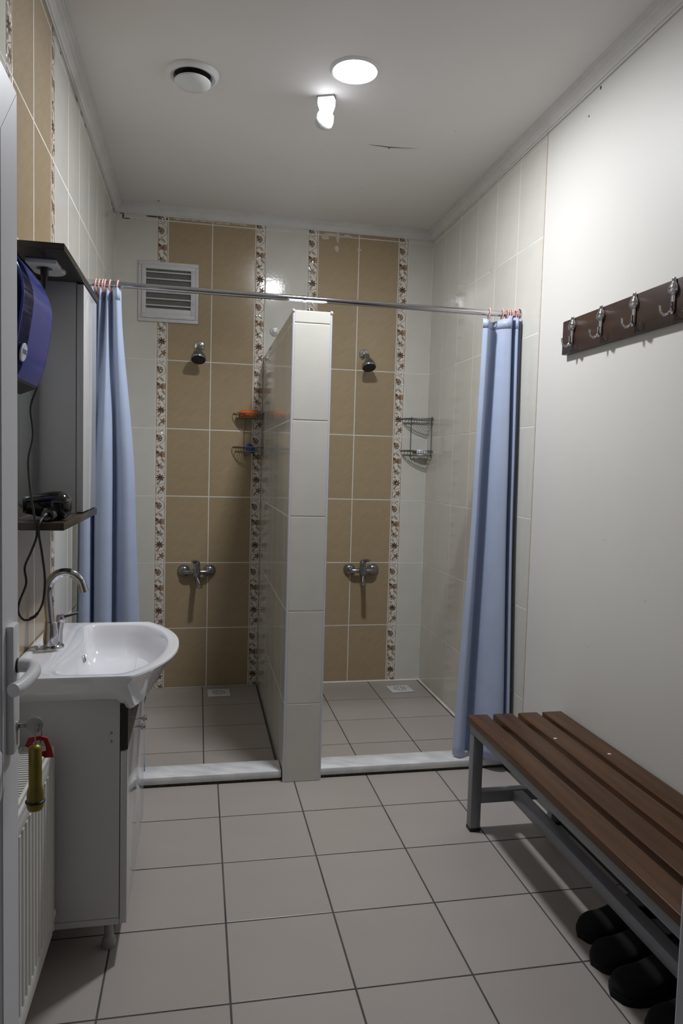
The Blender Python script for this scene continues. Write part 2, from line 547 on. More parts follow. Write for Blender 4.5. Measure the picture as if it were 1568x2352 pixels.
# left wall (tiled all along)
wl = struct('wall_left', MB().box(XL - 0.12, XL - 0.0004, YF - 0.2, 0.1, -0.05, ZC + 0.05), 'grout_white')
LO = -1.7784
cols = [(-0.2175, -0.001, 'c')]
for k in range(6):
    cols.append((LO + TB + 0.25 * k, LO + TB + 0.25 * (k + 1), 'c'))
cols += [(LO, LO + TB, 'd'), (LO - .25, LO, 'b'), (LO - .5, LO - .25, 'b'), (LO - .5 - TB, LO - .5, 'd')]
a = LO - .5 - TB
while a > YF:
    cols.append((max(a - .25, YF), a, 'c'))
    a -= .25
tile_wall(wl, cols, ROWS, lambda a, z: (XL, a, z), (0, 0, PI / 2), 0.0085)

# right wall: tiled near the showers, painted towards the door
YT = -0.2294 - 5 * 0.25
wr = struct('wall_right', MB().box(XR + 0.0006, XR + 0.12, YT, 0.1, -0.05, ZC + 0.05), 'grout_white')
cols = [(-0.2294, -0.001, 'c')] + [(-0.2294 - .25 * (k + 1), -0.2294 - .25 * k, 'c') for k in range(5)]
tile_wall(wr, cols, ROWS, lambda a, z: (XR, a, z), (0, 0, -PI / 2))
pw = struct('wall_right_painted', MB().box(XR + 0.001, XR + 0.12, YF - 0.2, YT, -0.05, ZC + 0.05), 'paint_wall')
struct('trim_tile_edge', MB().box(XR - 0.002, XR + 0.004, YT - 0.005, YT + 0.001, 0.0, ZT, 0.001), 'plaster')

# door wall with its opening
DX0, DX1, DZ = -0.41, 0.452, 2.0
mb = MB()
mb.box(XL, DX0, YF - 0.13, YF, 0, ZC)
mb.box(DX0, XR, YF - 0.13, YF, DZ, ZC)
struct('wall_front', mb, 'paint_wall')
mb = MB()
mb.box(DX1 - 0.028, DX1 + 0.022, YF - 0.045, YF + 0.012, 0, DZ, 0.003)
mb.box(DX0 - 0.001, DX0 + 0.028, YF - 0.045, YF + 0.012, 0, DZ, 0.003)
mb.box(DX0, DX1, YF - 0.045, YF + 0.012, DZ - 0.028, DZ + 0.001, 0.003)
struct('trim_door_frame', mb, 'door_pvc')

# floor
fl = struct('floor', MB().box(XL - 0.1, XR + 0.1, YF - 1.2, 0.05, -0.10, -0.0016), 'grout_dark')
FX, FY = 0.0368, -1.6304
FG = 0.0054
def floor_tiles(x0, x1, y0, y1, ox):
    i0 = math.floor((x0 - ox) / S) - 1
    j0 = math.floor((y0 - FY) / S) - 1
    for i in range(i0, i0 + 12):
        for j in range(j0, j0 + 16):
            a0, a1 = max(ox + i * S, x0), min(ox + (i + 1) * S, x1)
            b0, b1 = max(FY + j * S, y0), min(FY + (j + 1) * S, y1)
            if a1 - a0 > 0.015 and b1 - b0 > 0.015:
                inst('tile', tile_mesh(a1 - a0 - FG, b1 - b0 - FG, 'floor_tile'), fl, ((a0 + a1) / 2, (b0 + b1) / 2, 0), (-PI / 2, 0, 0))
floor_tiles(XL + .001, XR - .001, YF - 1.0, -1.34, FX)
floor_tiles(XL + .001, PX0, -1.34, -0.001, FX - 0.057)
floor_tiles(PX1, XR - .001, -1.34, -0.001, FX)

# ceiling and cornices
struct('ceiling', MB().box(XL - 0.1, XR + 0.1, YF - 0.2, 0.1, ZC, ZC + 0.1), 'ceiling_paint')
cp = [(0, -.050), (.006, -.050), (.007, -.043), (.011, -.042), (.016, -.032), (.025, -.021), (.036, -.0145), (.037, -.010), (.043, -.009), (.044, -.004), (.052, -.003), (.052, 0), (0, 0)]
mb = MB().prism([(XL + p[0], ZC + p[1]) for p in cp], YF, 0, 'y')
struct('trim_1', mb, 'cornice')
mb = MB().prism([(XR - p[0], ZC + p[1]) for p in cp], YF, 0, 'y')
struct('trim_2', mb, 'cornice')
mb = MB().prism([(-p[0], ZC + p[1]) for p in cp], XL, XR, 'x')
struct('trim_3', mb, 'cornice')

# partition between the two showers
pt = struct('wall_partition', MB().box(PX0 + .0014, PX1 - .0014, PYF + .0014, 0, 0, PZ - 0.002), 'grout_white')
PR = [(0.0, 0.341), (0.341, 0.738), (0.738, 1.1385), (1.1385, 1.538), (1.538, 1.934), (1.934, PZ)]
tile_wall(pt, [(PX0 + .006, PX1 - .006, 'c')], PR, lambda a, z: (a, PYF, z), (0, 0, 0))
pc = [(PYF + .006, -1.22, 'c')] + [(-1.22 + .25 * k, min(-1.22 + .25 * (k + 1), -.001), 'c') for k in range(5)]
tile_wall(pt, pc, PR, lambda a, z: (PX0, a, z), (0, 0, -PI / 2))
tile_wall(pt, pc, PR, lambda a, z: (PX1, a, z), (0, 0, PI / 2))
for sx, x in ((-1, PX0), (1, PX1)):
    mb = MB().tube([(x - sx * .004, PYF + .004, 0.0), (x - sx * .004, PYF + .004, PZ - .004)], 0.0052, 10)
    mb.build('corner_trim', 'trim_plastic', pt)
    MB().tube([(x - sx * .004, PYF + .004, PZ - .003), (x - sx * .004, 0, PZ - .003)], 0.0045, 8).build('corner_trim', 'trim_plastic', pt)
    MB().lathe([(.001, .006), (.006, .004), (.0072, 0), (.006, -.006), (.002, -.008)], (x - sx * .003, PYF + .003, PZ - .002), n=10).build('corner_cap', 'plaster', pt)
MB().box(PX0 + .004, PX1 - .004, PYF + .004, 0, PZ - .003, PZ).build('top_cap', 'white_plastic', pt, smooth=False)

# marble thresholds
def sill(x0, x1, label, round_end=False):
    t = empty('marble_threshold', ((x0 + x1) / 2, -1.29, 0), label, 'threshold', 'marble shower thresholds')
    part(MB().box(x0, x1, -1.348, -1.228, 0.012, 0.043, 0.004), 'slab', 'marble', t)
    part(MB().box(x0, x1, -1.341, -1.235, 0.0, 0.0125), 'mortar_bed', 'mould', t, smooth=False)
sill(XL + .003, PX0 - .003, 'white marble threshold on the floor left of the tiled partition')
sill(PX1 + .003, XR - .003, 'grey-veined white marble threshold right of the tiled partition')

# white caulk beads where shower walls meet the floor
mb = MB()
mb.prism([(XR, 0), (XR - .009, 0), (XR, .010)], -1.228, 0, 'y')
mb.prism([(PX1, 0), (PX1 + .005, 0), (PX1, .006)], -1.228, 0, 'y')
mb.prism([(0, 0), (-.006, 0), (0, .006)], PX1, XR, 'x')
struct('trim_caulk', mb, 'grout_white')

# small stains, plaster smears and mould specks on walls and ceiling
def smear(parent, pts, plane, m, name):
    n = len(pts)
    cx = sum(p[0] for p in pts) / n
    cz = sum(p[1] for p in pts) / n
    f = {'back': lambda a, z, d: (a, -d, z), 'left': lambda a, z, d: (XL + d, a, z), 'ceil': lambda a, y, d: (a, y, ZC - d), 'right': lambda a, z, d: (XR - d, a, z)}[plane]
    vs = [f(cx, cz, .0016)] + [f(p[0], p[1], .0004) for p in pts]
    MB().add(vs, [(0, 1 + i, 1 + (i + 1) % n) for i in range(n)]).build(name, m, parent, smooth=False)
def blob(cx, cz, rx, rz, n=12, j=.45):
    return [(cx + rx * math.cos(2 * PI * i / n) * (1 - j * random.random()), cz + rz * math.sin(2 * PI * i / n) * (1 - j * random.random())) for i in range(n)]
rs = random.Random(3)
for (a, z, rx, rz) in ((0.735, 2.655, .016, .022), (0.872, 2.66, .02, .006), (0.70, 2.735, .075, .012), (0.665, 2.715, .03, .018), (0.80, 2.735, .03, .010), (0.74, 2.72, .012, .035)):
    smear(wb, blob(a, z, rx, rz), 'back', 'plaster', 'plaster_smear')
for a in [x * 0.047 - .2 for x in range(9)]:
    smear(wb, blob(a, 2.742 + rs.random() * .008, .03, .008), 'back', 'plaster', 'plaster_smear')
for (a, z, rx, rz) in ((-.50, 2.735, .006, .02), (-.48, 2.722, .03, .004), (-.34, 2.745, .04, .006), (-.26, 2.738, .006, .01), (-.51, 2.75, .012, .006)):
    smear(wb, blob(a, z, rx, rz), 'back', 'mould', 'mould_stain')
for (a, z, rx, rz) in ((-1.30, 2.745, .035, .004), (-1.18, 2.745, .03, .004), (-1.08, 2.742, .02, .006), (-1.62, 2.742, .012, .005), (-.16, 2.74, .03, .006), (-.08, 2.735, .02, .01)):
    smear(wl, blob(a, z, rx, rz), 'left', 'mould', 'mould_stain')
for (a, z, rx, rz) in ((-.93, 2.34, .012, .02), (-.97, 2.37, .006, .012)):
    smear(wr, blob(a, z, rx, rz), 'right', 'plaster', 'plaster_smear')

ceil = bpy.data.objects['ceiling']
smear(ceil, [(.66, -1.083), (.70, -1.0785), (.77, -1.0745), (.84, -1.0885), (.90, -1.100), (.84, -1.0891), (.77, -1.0751), (.70, -1.0791)], 'ceil', 'mould', 'crack')
for (a, y, r) in ((.767, -1.068, .007), (.75, -.58, .004), (.53, -.53, .003), (1.0, -1.3, .003), (-.30, -.10, .010)):
    smear(ceil, blob(a, y, r, r * .7), 'ceil', 'mould', 'speck')
for (a, z, r) in ((-1.879, 2.738, .008), (-1.805, 2.672, .005), (-1.478, 2.745, .006), (-2.05, 1.12, .0018), (-2.3, .95, .002), (-1.98, .72, .002), (-2.12, .80, .0016), (-2.6, 1.02, .002)):
    smear(pw, blob(a, z, r * .7, r), 'right', 'mould', 'speck')

# ------------------------------------------------------------------ ceiling fittings
LX, LY = 0.481, -1.657
t = empty('ceiling_light', (LX, LY, ZC), 'glowing round recessed LED ceiling light with white rim', 'ceiling light')
part(MB().lathe([(.077, 0), (.077, -.0035), (.081, -.007), (.088, -.005), (.094, -.001), (.094, 0)], (LX, LY, ZC), n=48, cap0=False, cap1=False), 'rim', 'white_plastic', t)
part(MB().lathe([(.0785, -.004), (.0765, -.0065), (.05, -.0085), (.02, -.0092), (.001, -.0094)], (LX, LY, ZC), n=48, cap0=False), 'diffuser', 'led', t)

VX, VY = -0.102, -1.488
t = empty('air_valve', (VX, VY, ZC), 'round white air valve with a domed disc on the ceiling', 'air vent')
part(MB().lathe([(.098, 0), (.098, -.004), (.094, -.011), (.083, -.017), (.072, -.014), (.066, -.004), (.066, 0)], (VX, VY, ZC), n=48, cap0=False, cap1=False), 'outer_ring', 'white_plastic', t)
part(MB().lathe([(.067, -.003), (.03, -.002), (.028, -.03), (.001, -.03)], (VX, VY, ZC), n=36, cap0=False), 'throat', 'throat', t)
part(MB().lathe([(.02, -.024), (.060, -.026), (.0665, -.030), (.0665, -.036), (.058, -.043), (.03, -.046), (.001, -.0465)], (VX, VY, ZC), n=48), 'disc', 'white_plastic', t)

# motion sensor: bracket hanging from the ceiling with a ball-jointed head
SX, SY = 0.412, -1.447
t = empty('motion_sensor', (SX, SY, ZC), 'small white motion sensor hanging from ceiling bracket beside the light', 'sensor')
a = math.radians(-22)
rm = Matrix.Translation((SX, SY, ZC)) @ Matrix.Rotation(a, 4, 'Z')
prof = [(-.034, -.003), (.034, -.003), (.033, -.03), (.027, -.055), (.019, -.07), (-.019, -.07), (-.027, -.055), (-.033, -.03)]
bm = bmesh.new()
v0 = [bm.verts.new((p[0], -.016 + (0.006 if p[1] < -.05 else 0), p[1])) for p in prof]
v1 = [bm.verts.new((p[0], .018 - (0.006 if p[1] < -.05 else 0), p[1])) for p in prof]
n = len(prof)
for i in range(n):
    bm.faces.new((v0[i], v0[(i + 1) % n], v1[(i + 1) % n], v1[i]))
bm.faces.new(v0[::-1])
bm.faces.new(v1)
bmesh.ops.bevel(bm, geom=list(bm.edges), offset=.003, segments=2, affect='EDGES')
part(MB().bm(bm, 0, rm), 'bracket', 'white_plastic', t)
part(MB().box(-.035, .035, -.018, .02, -.003, 0, mtx=rm), 'base_plate', 'dull_chrome', t, smooth=False)
hd = (rm @ Vector((-.006, .004, -.083)))
ax = (rm.to_3x3() @ Vector((-.35, .62, -.70))).normalized()
part(MB().lathe([(.005, -.034), (.022, -.030), (.032, -.018), (.036, 0), (.036, .004)], hd, ax, 28), 'head', 'white_plastic', t)
part(MB().lathe([(.0345, .004), (.036, .006), (.035, .022), (.028, .032), (.014, .038), (.001, .039)], hd, ax, 28), 'lens_cover', 'vent_plastic', t)

# ------------------------------------------------------------------ wall vent on back wall
vx0, vx1, vz0, vz1 = -0.415, -0.076, 2.153, 2.494
t = empty('wall_vent', ((vx0 + vx1) / 2, 0, vz0), 'white square louvred ventilation grille high on the back wall', 'vent grille')
def frame(mb, x0, x1, z0, z1, w, y0, y1, bev=.002):
    mb.box(x0, x1, y0, y1, z1 - w, z1, bev)
    mb.box(x0, x1, y0, y1, z0, z0 + w, bev)
    mb.box(x0, x0 + w, y0, y1, z0 + w, z1 - w, bev)
    mb.box(x1 - w, x1, y0, y1, z0 + w, z1 - w, bev)
mb = MB(); frame(mb, vx0, vx1, vz0, vz1, .022, -.010, .002, .003)
part(mb, 'outer_frame', 'vent_plastic', t)
mb = MB(); frame(mb, vx0 + .020, vx1 - .020, vz0 + .020, vz1 - .020, .024, -.017, .001, .002)
part(mb, 'inner_frame', 'vent_plastic', t)
ix0, ix1, iz0, iz1 = vx0 + .043, vx1 - .043, vz0 + .043, vz1 - .043
part(MB().box(ix0, ix1, -.003, .001, iz0, iz1), 'insect_mesh', 'vent_mesh', t, smooth=False)
for k in range(6):
    z = iz1 - .012 - k * .0375
    part(MB().box(ix0, ix1, -.016, -.004, -.0035, .0035, .0012, mtx=Matrix.Translation((0, 0, z)) @ Matrix.Rotation(.45, 4, 'X')), 'slat', 'vent_plastic', t)
part(MB().box(ix0 + .001, ix1 - .001, -.015, -.003, iz0, iz0 + .032, .001), 'damper_flap', 'vent_plastic', t)
part(MB().lathe([(.007, 0), (.007, -.004), (.004, -.006)], (vx1 - .03, -.017, vz0 + .115), (0, 1, 0), 14), 'latch', 'vent_plastic', t)

# ------------------------------------------------------------------ shower rod, curtains
RY, RZ = -1.28, 2.050
t = empty('shower_rod', (PX0 + .08, RY, PZ), 'long chrome shower rod running above both curtains', 'rod')
part(MB().tube([(XL, RY, RZ + .004), (XR, RY, RZ - .002)], 0.0125, 20), 'tube', 'chrome', t)
for x, sg in ((XL, 1), (XR, -1)):
    part(MB().lathe([(.026, 0), (.026, .004), (.020, .009), (.0155, .011), (.0155, .02)], (x, RY, RZ), (sg, 0, 0), 24), 'wall_flange', 'chrome', t)
part(MB().lathe([(.0035, -.062), (.0035, -.012)], (.366, RY, RZ), (0, 0, 1), 10), 'support_post', 'chrome', t)
part(MB().lathe([(.0148, -.006), (.0148, .006)], (.366, RY, RZ), (1, 0, 0), 20), 'clamp_ring', 'chrome', t)

def catmull(P, m):
    out = []
    for i in range(len(P) - 1):
        p0, p1, p2, p3 = [Vector(q) for q in (P[max(i - 1, 0)], P[i], P[i + 1], P[min(i + 2, len(P) - 1)])]
        for k in range(m):
            t = k / m
            out.append(0.5 * (2 * p1 + (p2 - p0) * t + (2 * p0 - 5 * p1 + 4 * p2 - p3) * t * t + (3 * p1 - p0 - 3 * p2 + p3) * t ** 3))
    out.append(Vector(P[-1]))
    return out

def curtain(profs, zs, rings, label, zfun):
    """profs: fold polylines (x, y) at heights zs; interpolated in between"""
    t = empty('shower_curtain', (profs[0][0][0], RY, 0), label, 'curtain', 'light blue shower curtains')
    fine = [catmull(p, 7) for p in profs]
    n = len(fine[0])
    rows = 46
    vs, fs = [], []
    for r in range(rows + 1):
        f = r / rows
        z = zs[0] + (zs[-1] - zs[0]) * f
        k = 0
        while k < len(zs) - 2 and z < zs[k + 1]:
            k += 1
        q = (z - zs[k]) / (zs[k + 1] - zs[k])
        q = q * q * (3 - 2 * q) * 0.5 + q * 0.5
        for i in range(n):
            p = fine[k][i].lerp(fine[k + 1][i], q)
            zz = z
            if f < 0.02:
                zz = z + zfun(i / (n - 1)) * (1 - f / .02)
            vs.append((p.x, p.y, zz))
    for r in range(rows):
        for i in range(n - 1):
            fs.append((r * n + i, r * n + i + 1, (r + 1) * n + i + 1, (r + 1) * n + i))
    cl = MB().add(vs, fs).build('cloth', 'curtain', None, angle=180)
    rel(cl, t)
    md = cl.modifiers.new('thick', 'SOLIDIFY')
    md.thickness = 0.0012
    md.offset = 0
    # stitched hem: a narrow second layer along the top edge
    hv = [(vs[r * n + i][0], vs[r * n + i][1] - .0014, vs[r * n + i][2]) for r in range(2) for i in range(n)]
    hf = [(i, i + 1, n + i + 1, n + i) for i in range(n - 1)]
    hm = rel(MB().add(hv, hf).build('hem', 'curtain', None, angle=180), t)
    hm.modifiers.new('thick', 'SOLIDIFY').thickness = 0.0010
    for x in rings:
        mbr = MB()
        pts = []
        for k in range(14):
            a = math.radians(-70 + 285 * k / 13)
            pts.append((x + .004 * math.sin(a * .5), RY - .019 * math.cos(a), RZ - .004 + .024 * math.sin(a)))
        pts.append((pts[-1][0], RY + .006, RZ - .046))
        rel(mbr.tube(pts, .0027, 8).build('ring', 'ring_pink'), t)
    return t

# left curtain: pushed to the wall, splaying towards the bottom
LT = [(-.520, -1.285), (-.500, -1.255), (-.483, -1.305), (-.468, -1.255), (-.452, -1.308), (-.440, -1.262), (-.424, -1.312), (-.412, -1.270), (-.400, -1.315), (-.386, -1.322), (-.374, -1.300), (-.378, -1.282)]
LM = [(-.530, -1.31), (-.512, -1.36), (-.498, -1.372), (-.480, -1.355), (-.474, -1.29), (-.462, -1.35), (-.432, -1.368), (-.402, -1.352), (-.396, -1.29), (-.372, -1.335), (-.340, -1.345), (-.312, -1.318)]
LB = [(-.538, -1.34), (-.520, -1.395), (-.500, -1.408), (-.478, -1.392), (-.474, -1.30), (-.462, -1.375), (-.435, -1.398), (-.402, -1.382), (-.396, -1.30), (-.370, -1.335), (-.315, -1.350), (-.262, -1.318)]
curtain([LT, LM, LB], [2.028, 1.25, 0.062], [-.472, -.459, -.446, -.437, -.419, -.389], 'light blue shower curtain hanging behind the washbasin and mirror cabinet', lambda u: .006 * math.sin(u * 40))
# right curtain: one wide pleat towards the room, the rest gathered at the wall
RT = [(1.163, -1.292), (1.180, -1.308), (1.196, -1.292), (1.222, -1.262), (1.247, -1.300), (1.268, -1.318), (1.286, -1.322), (1.290, -1.285), (1.300, -1.262), (1.308, -1.322), (1.319, -1.318), (1.322, -1.27), (1.330, -1.315)]
RM = [(1.146, -1.295), (1.158, -1.318), (1.176, -1.300), (1.200, -1.258), (1.232, -1.318), (1.258, -1.345), (1.283, -1.352), (1.289, -1.30), (1.297, -1.262), (1.306, -1.345), (1.319, -1.335), (1.322, -1.27), (1.332, -1.32)]
RB = [(1.092, -1.300), (1.112, -1.328), (1.142, -1.318), (1.172, -1.262), (1.205, -1.335), (1.244, -1.385), (1.290, -1.400), (1.304, -1.33), (1.298, -1.265), (1.310, -1.40), (1.322, -1.385), (1.324, -1.28), (1.332, -1.34)]
curtain([RT, RM, RB], [2.022, 1.25, 0.052], [1.193, 1.255, 1.278, 1.288, 1.299, 1.319, 1.328], 'light blue shower curtain gathered at the right wall behind the bench', lambda u: -.012 * max(0, math.sin(u * 9)) + .012 * (u > .42))

# ------------------------------------------------------------------ shower fittings
def shower_head(x, z, dx, label):
    t = empty('wall_shower', (x, 0, z), label, 'shower', 'chrome shower heads')
    part(MB().lathe([(.032, 0), (.032, -.004), (.027, -.011), (.012, -.014)], (x, 0, z), (0, 1, 0), 28), 'wall_flange', 'chrome', t)
    p = [(x, -.008, z), (x, -.040, z), (x + dx * .2, -.066, z - .008), (x + dx * .5, -.084, z - .026)]
    part(MB().tube(catmull(p, 5), .0085, 14), 'arm', 'chrome', t)
    o = Vector((x + dx * .5, -.082, z - .024))
    ax = Vector((dx * 1.1, -.052, -.088)).normalized()
    part(MB().lathe([(.004, -.016), (.014, -.010), (.016, .002), (.0135, .010), (.015, .016), (.026, .027), (.0365, .048), (.0425, .066), (.043, .078), (.040, .083)], o, ax, 32, cap1=False), 'bell', 'dull_chrome', t)
    part(MB().lathe([(.040, .081), (.037, .084), (.001, .086)], o, ax, 32, cap0=False), 'spray_face', 'black', t)
    nz = MB()
    b = ax.orthogonal().normalized(); c = ax.cross(b)
    for R, k in ((.009, 6), (.020, 11), (.031, 16)):
        for i in range(k):
            q = o + ax * .0848 + (b * math.cos(2 * PI * i / k) + c * math.sin(2 * PI * i / k)) * R
            nz.lathe([(.0016, 0), (.001, .003)], q, ax, 6)
    o2 = part(nz, 'nozzles', 'dull_chrome', t)
    o2['kind'] = 'stuff'
shower_head(-0.067, 2.028, -.003, 'chrome shower head in the left cubicle, below the vent grille')
shower_head(0.921, 2.036, .004, 'chrome shower head in the right cubicle beside the corner shelf')

def mixer(x, z, sw, label):
    """sw: sideways swing of lever and spout"""
    t = empty('shower_mixer', (x, 0, z), label, 'mixer tap', 'wall mixers under the shower heads')
    for s in (-1, 1):
        part(MB().lathe([(.0375, 0), (.037, -.006), (.033, -.017), (.024, -.027), (.016, -.031)], (x + s * .075, 0, z + .004), (0, 1, 0), 28), 'escutcheon', 'dull_chrome', t)
        part(MB().tube([(x + s * .075, -.024, z + .002), (x + s * .074, -.038, z), (x + s * .060, -.046, z), (x + s * .02, -.047, z)], [.0145, .0155, .0148, .0145], 14), 'inlet_arm', 'dull_chrome', t)
    part(MB().lathe([(.016, -.038), (.019, -.030), (.022, -.012), (.022, .020), (.020, .028)], (x, -.050, z), (0, 0, 1), 24), 'body', 'dull_chrome', t)
    part(MB().lathe([(.0195, .0), (.0205, .012), (.019, .030), (.012, .040), (.002, .043)], (x, -.050, z + .026), (0, 0, 1), 24), 'cartridge_cap', 'dull_chrome', t)
    part(MB().tube(catmull([(x, -.052, z + .058), (x - sw * .012, -.070, z + .066), (x - sw * .020, -.095, z + .070), (x - sw * .026, -.118, z + .071)], 4),
                   [.012] * 4 + [.0105] * 4 + [.008] * 4 + [.005], 12), 'lever', 'dull_chrome', t)
    part(MB().lathe([(.011, 0), (.0105, .014), (.0085, .015), (.0085, .022)], (x + sw * .002, -.066, z - .012), (0, -.15, -1), 18), 'hose_outlet', 'dull_chrome', t)
    part(MB().tube(catmull([(x, -.050, z - .022), (x + sw * .004, -.085, z - .042), (x + sw * .012, -.125, z - .055), (x + sw * .018, -.152, z - .066)], 4),
                   [.0155] * 4 + [.0145] * 4 + [.0135] * 4 + [.013], 16), 'spout', 'dull_chrome', t)
    part(MB().lathe([(.0145, 0), (.0145, .016), (.011, .017)], (x + sw * .018, -.148, z - .062), (0, -.35, -1), 18), 'aerator', 'dull_chrome', t)
mixer(-0.064, 0.704, 1, 'grey chrome wall mixer on beige tiles in the left cubicle')
mixer(0.940, 0.710, -1, 'grey chrome wall mixer on beige tiles in the right cubicle')

def corner_shelf(cx, sx, z, label):
    """two-tier wire corner shelf; corner at (cx, 0), reaching sx along x and towards the room"""
    R = .168
    t = empty('corner_shelf', (cx, 0, z), label, 'wire shelf', 'wire corner shelves')
    for tier, dz in (('upper', 0.0), ('lower', -.196)):
        top, bot = z + dz, z + dz - .026
        m1 = MB()
        g = .006
        def loop(r, zz):
            p = [(cx + sx * g, -g, zz)]
            for k in range(13):
                a = PI / 2 * k / 12
                p.append((cx + sx * (g + r * math.cos(a)), -(g + r * .78 * math.sin(a)), zz))
            return p
        m1.tube(loop(R, top), .0026, 8, closed=True)
        o = part(m1, 'rim_wire', 'wire', t)
        part(MB().tube(loop(R - .014, bot), .0022, 8, closed=True), 'base_wire', 'wire', t)
        for k in range(11):
            q = .012 + (R - .03) * k / 10
            d = .78 * math.sqrt(max(0, (R - .014) ** 2 - q * q))
            rim_d = .78 * math.sqrt(max(0, R * R - q * q))
            part(MB().tube([(cx + sx * (g + q), -g, bot), (cx + sx * (g + q), -(g + d), bot), (cx + sx * (g + q), -(g + rim_d), top)], .0017, 6), 'floor_wire', 'wire', t)
    for x, y in ((cx + sx * .107, -.008), (cx + sx * .004, -.100)):
        part(MB().tube([(x, y, z + .012), (x, y, z - .22), (x, y, z - .236)] + [(x - sx * (.012 - .012 * math.cos(k * PI / 6)) * (1 if x != cx + sx * .004 else .3), y - (.010 if x == cx + sx * .004 else 0) * math.sin(k * PI / 12), z - .236 - .012 * math.sin(k * PI / 6)) for k in range(1, 7)], .0026, 8), 'upright_hook', 'wire', t)
        part(MB().lathe([(.008, 0), (.008, .004), (.003, .006)], (x, y, z + .006), (0, -1, 0) if y > -.05 else (-sx, 0, 0), 12), 'wall_mount', 'wire', t)
    return t
corner_shelf(PX0, -1, 1.645, 'wire corner shelf against the partition in the left cubicle')
corner_shelf(XR, -1, 1.655, 'wire corner shelf by the right tiled wall holding a small bottle')

# things on the shelves
bm = bmesh.new()
bmesh.ops.create_uvsphere(bm, u_segments=28, v_segments=16, radius=1)
for v in bm.verts:
    x, y, z = v.co
    z = max(z, -.62)
    v.co = Vector((x * (1 + .05 * math.sin(5 * y)), y, z))
o = MB().bm(bm, 0, Matrix.Translation((PX0 - .082, -.058, 1.6415)) @ Matrix.Diagonal((.066, .045, .030, 1))).build('bath_sponge', 'orange')
tag(o, 'orange oval bath sponge on the top tier of the left wire shelf', 'sponge')
t = empty('toiletry', (PX0 - .068, -.06, 1.43), 'small blue plastic object on the lower tier of the left wire shelf', 'toiletry')
o = MB().lathe([(.006, -.030), (.018, -.024), (.0225, -.008), (.0215, .010), (.016, .024), (.006, .029)], (PX0 - .072, -.058, 1.4425), (.55, .2, -.55), 20)
part(o, 'grip', 'blue_gel', t)
part(MB().lathe([(.013, .027), (.0105, .036), (.004, .038)], (PX0 - .072, -.058, 1.4425), (.55, .2, -.55), 16), 'cap', 'blue_gel', t)
t = empty('shampoo_bottle', (XR - .06, -.06, 1.4345), 'small white bottle with brown cap lying on the right wire shelf', 'bottle')
ax = (-1, .12, 0)
part(MB().lathe([(.010, -.034), (.0155, -.032), (.0165, -.026), (.0165, .022), (.0130, .030), (.009, .032)], (XR - .052, -.064, 1.4502), ax, 24), 'bottle_body', 'white_label', t)
part(MB().lathe([(.0100, .030), (.0105, .034), (.0105, .052), (.008, .055)], (XR - .052, -.064, 1.4502), ax, 20), 'cap', 'brown_cap', t)
part(MB().lathe([(.0168, -.014), (.0168, .006)], (XR - .052, -.064, 1.4502), ax, 24, cap0=False, cap1=False), 'label_band', 'trim_plastic', t)

# floor drains
def drain(x, y, w, d, label, rz):
    t = empty('floor_drain', (x, y, 0), label, 'drain', 'white floor drains')
    mt = Matrix.Translation((x, y, 0)) @ Matrix.Rotation(rz, 4, 'Z')
    part(MB().box(-w / 2, w / 2, -d / 2, d / 2, 0.0, .006, .003, mtx=mt), 'plate', 'white_plastic', t)
    part(MB().lathe([(.046, .006), (.047, .008), (.043, .0085), (.041, .0065)], mt @ Vector((0, 0, 0)), n=32, cap0=False, cap1=False), 'ring', 'white_plastic', t)
    for R, k in ((.018, 6), (.033, 12)):
        for i in range(k):
            a0 = 2 * PI * i / k
            p = mt @ Vector((R * math.cos(a0), R * math.sin(a0), .0062))
            part(MB().lathe([(.0042, 0), (.004, .0006)], p, n=8), 'drain_hole', 'black', t)
drain(0.074, -0.138, .130, .130, 'square white floor drain in the left cubicle', 0.02)
drain(1.163, -0.186, .140, .128, 'square white floor drain near the right tiled wall', 0.05)

# pipe stub cap on the back wall above the partition
t = empty('pipe_cap', (.372, 0, 2.142), 'small white round cap on the back wall beside the partition top', 'pipe cap')
part(MB().lathe([(.027, 0), (.027, -.010), (.023, -.020), (.017, -.022)], (.372, 0, 2.142), (0, 1, 0), 24), 'rose', 'white_plastic', t)
part(MB().lathe([(.017, -.020), (.0165, -.040), (.013, -.046), (.002, -.047)], (.372, 0, 2.142), (0, 1, 0), 20), 'plug', 'white_plastic', t)

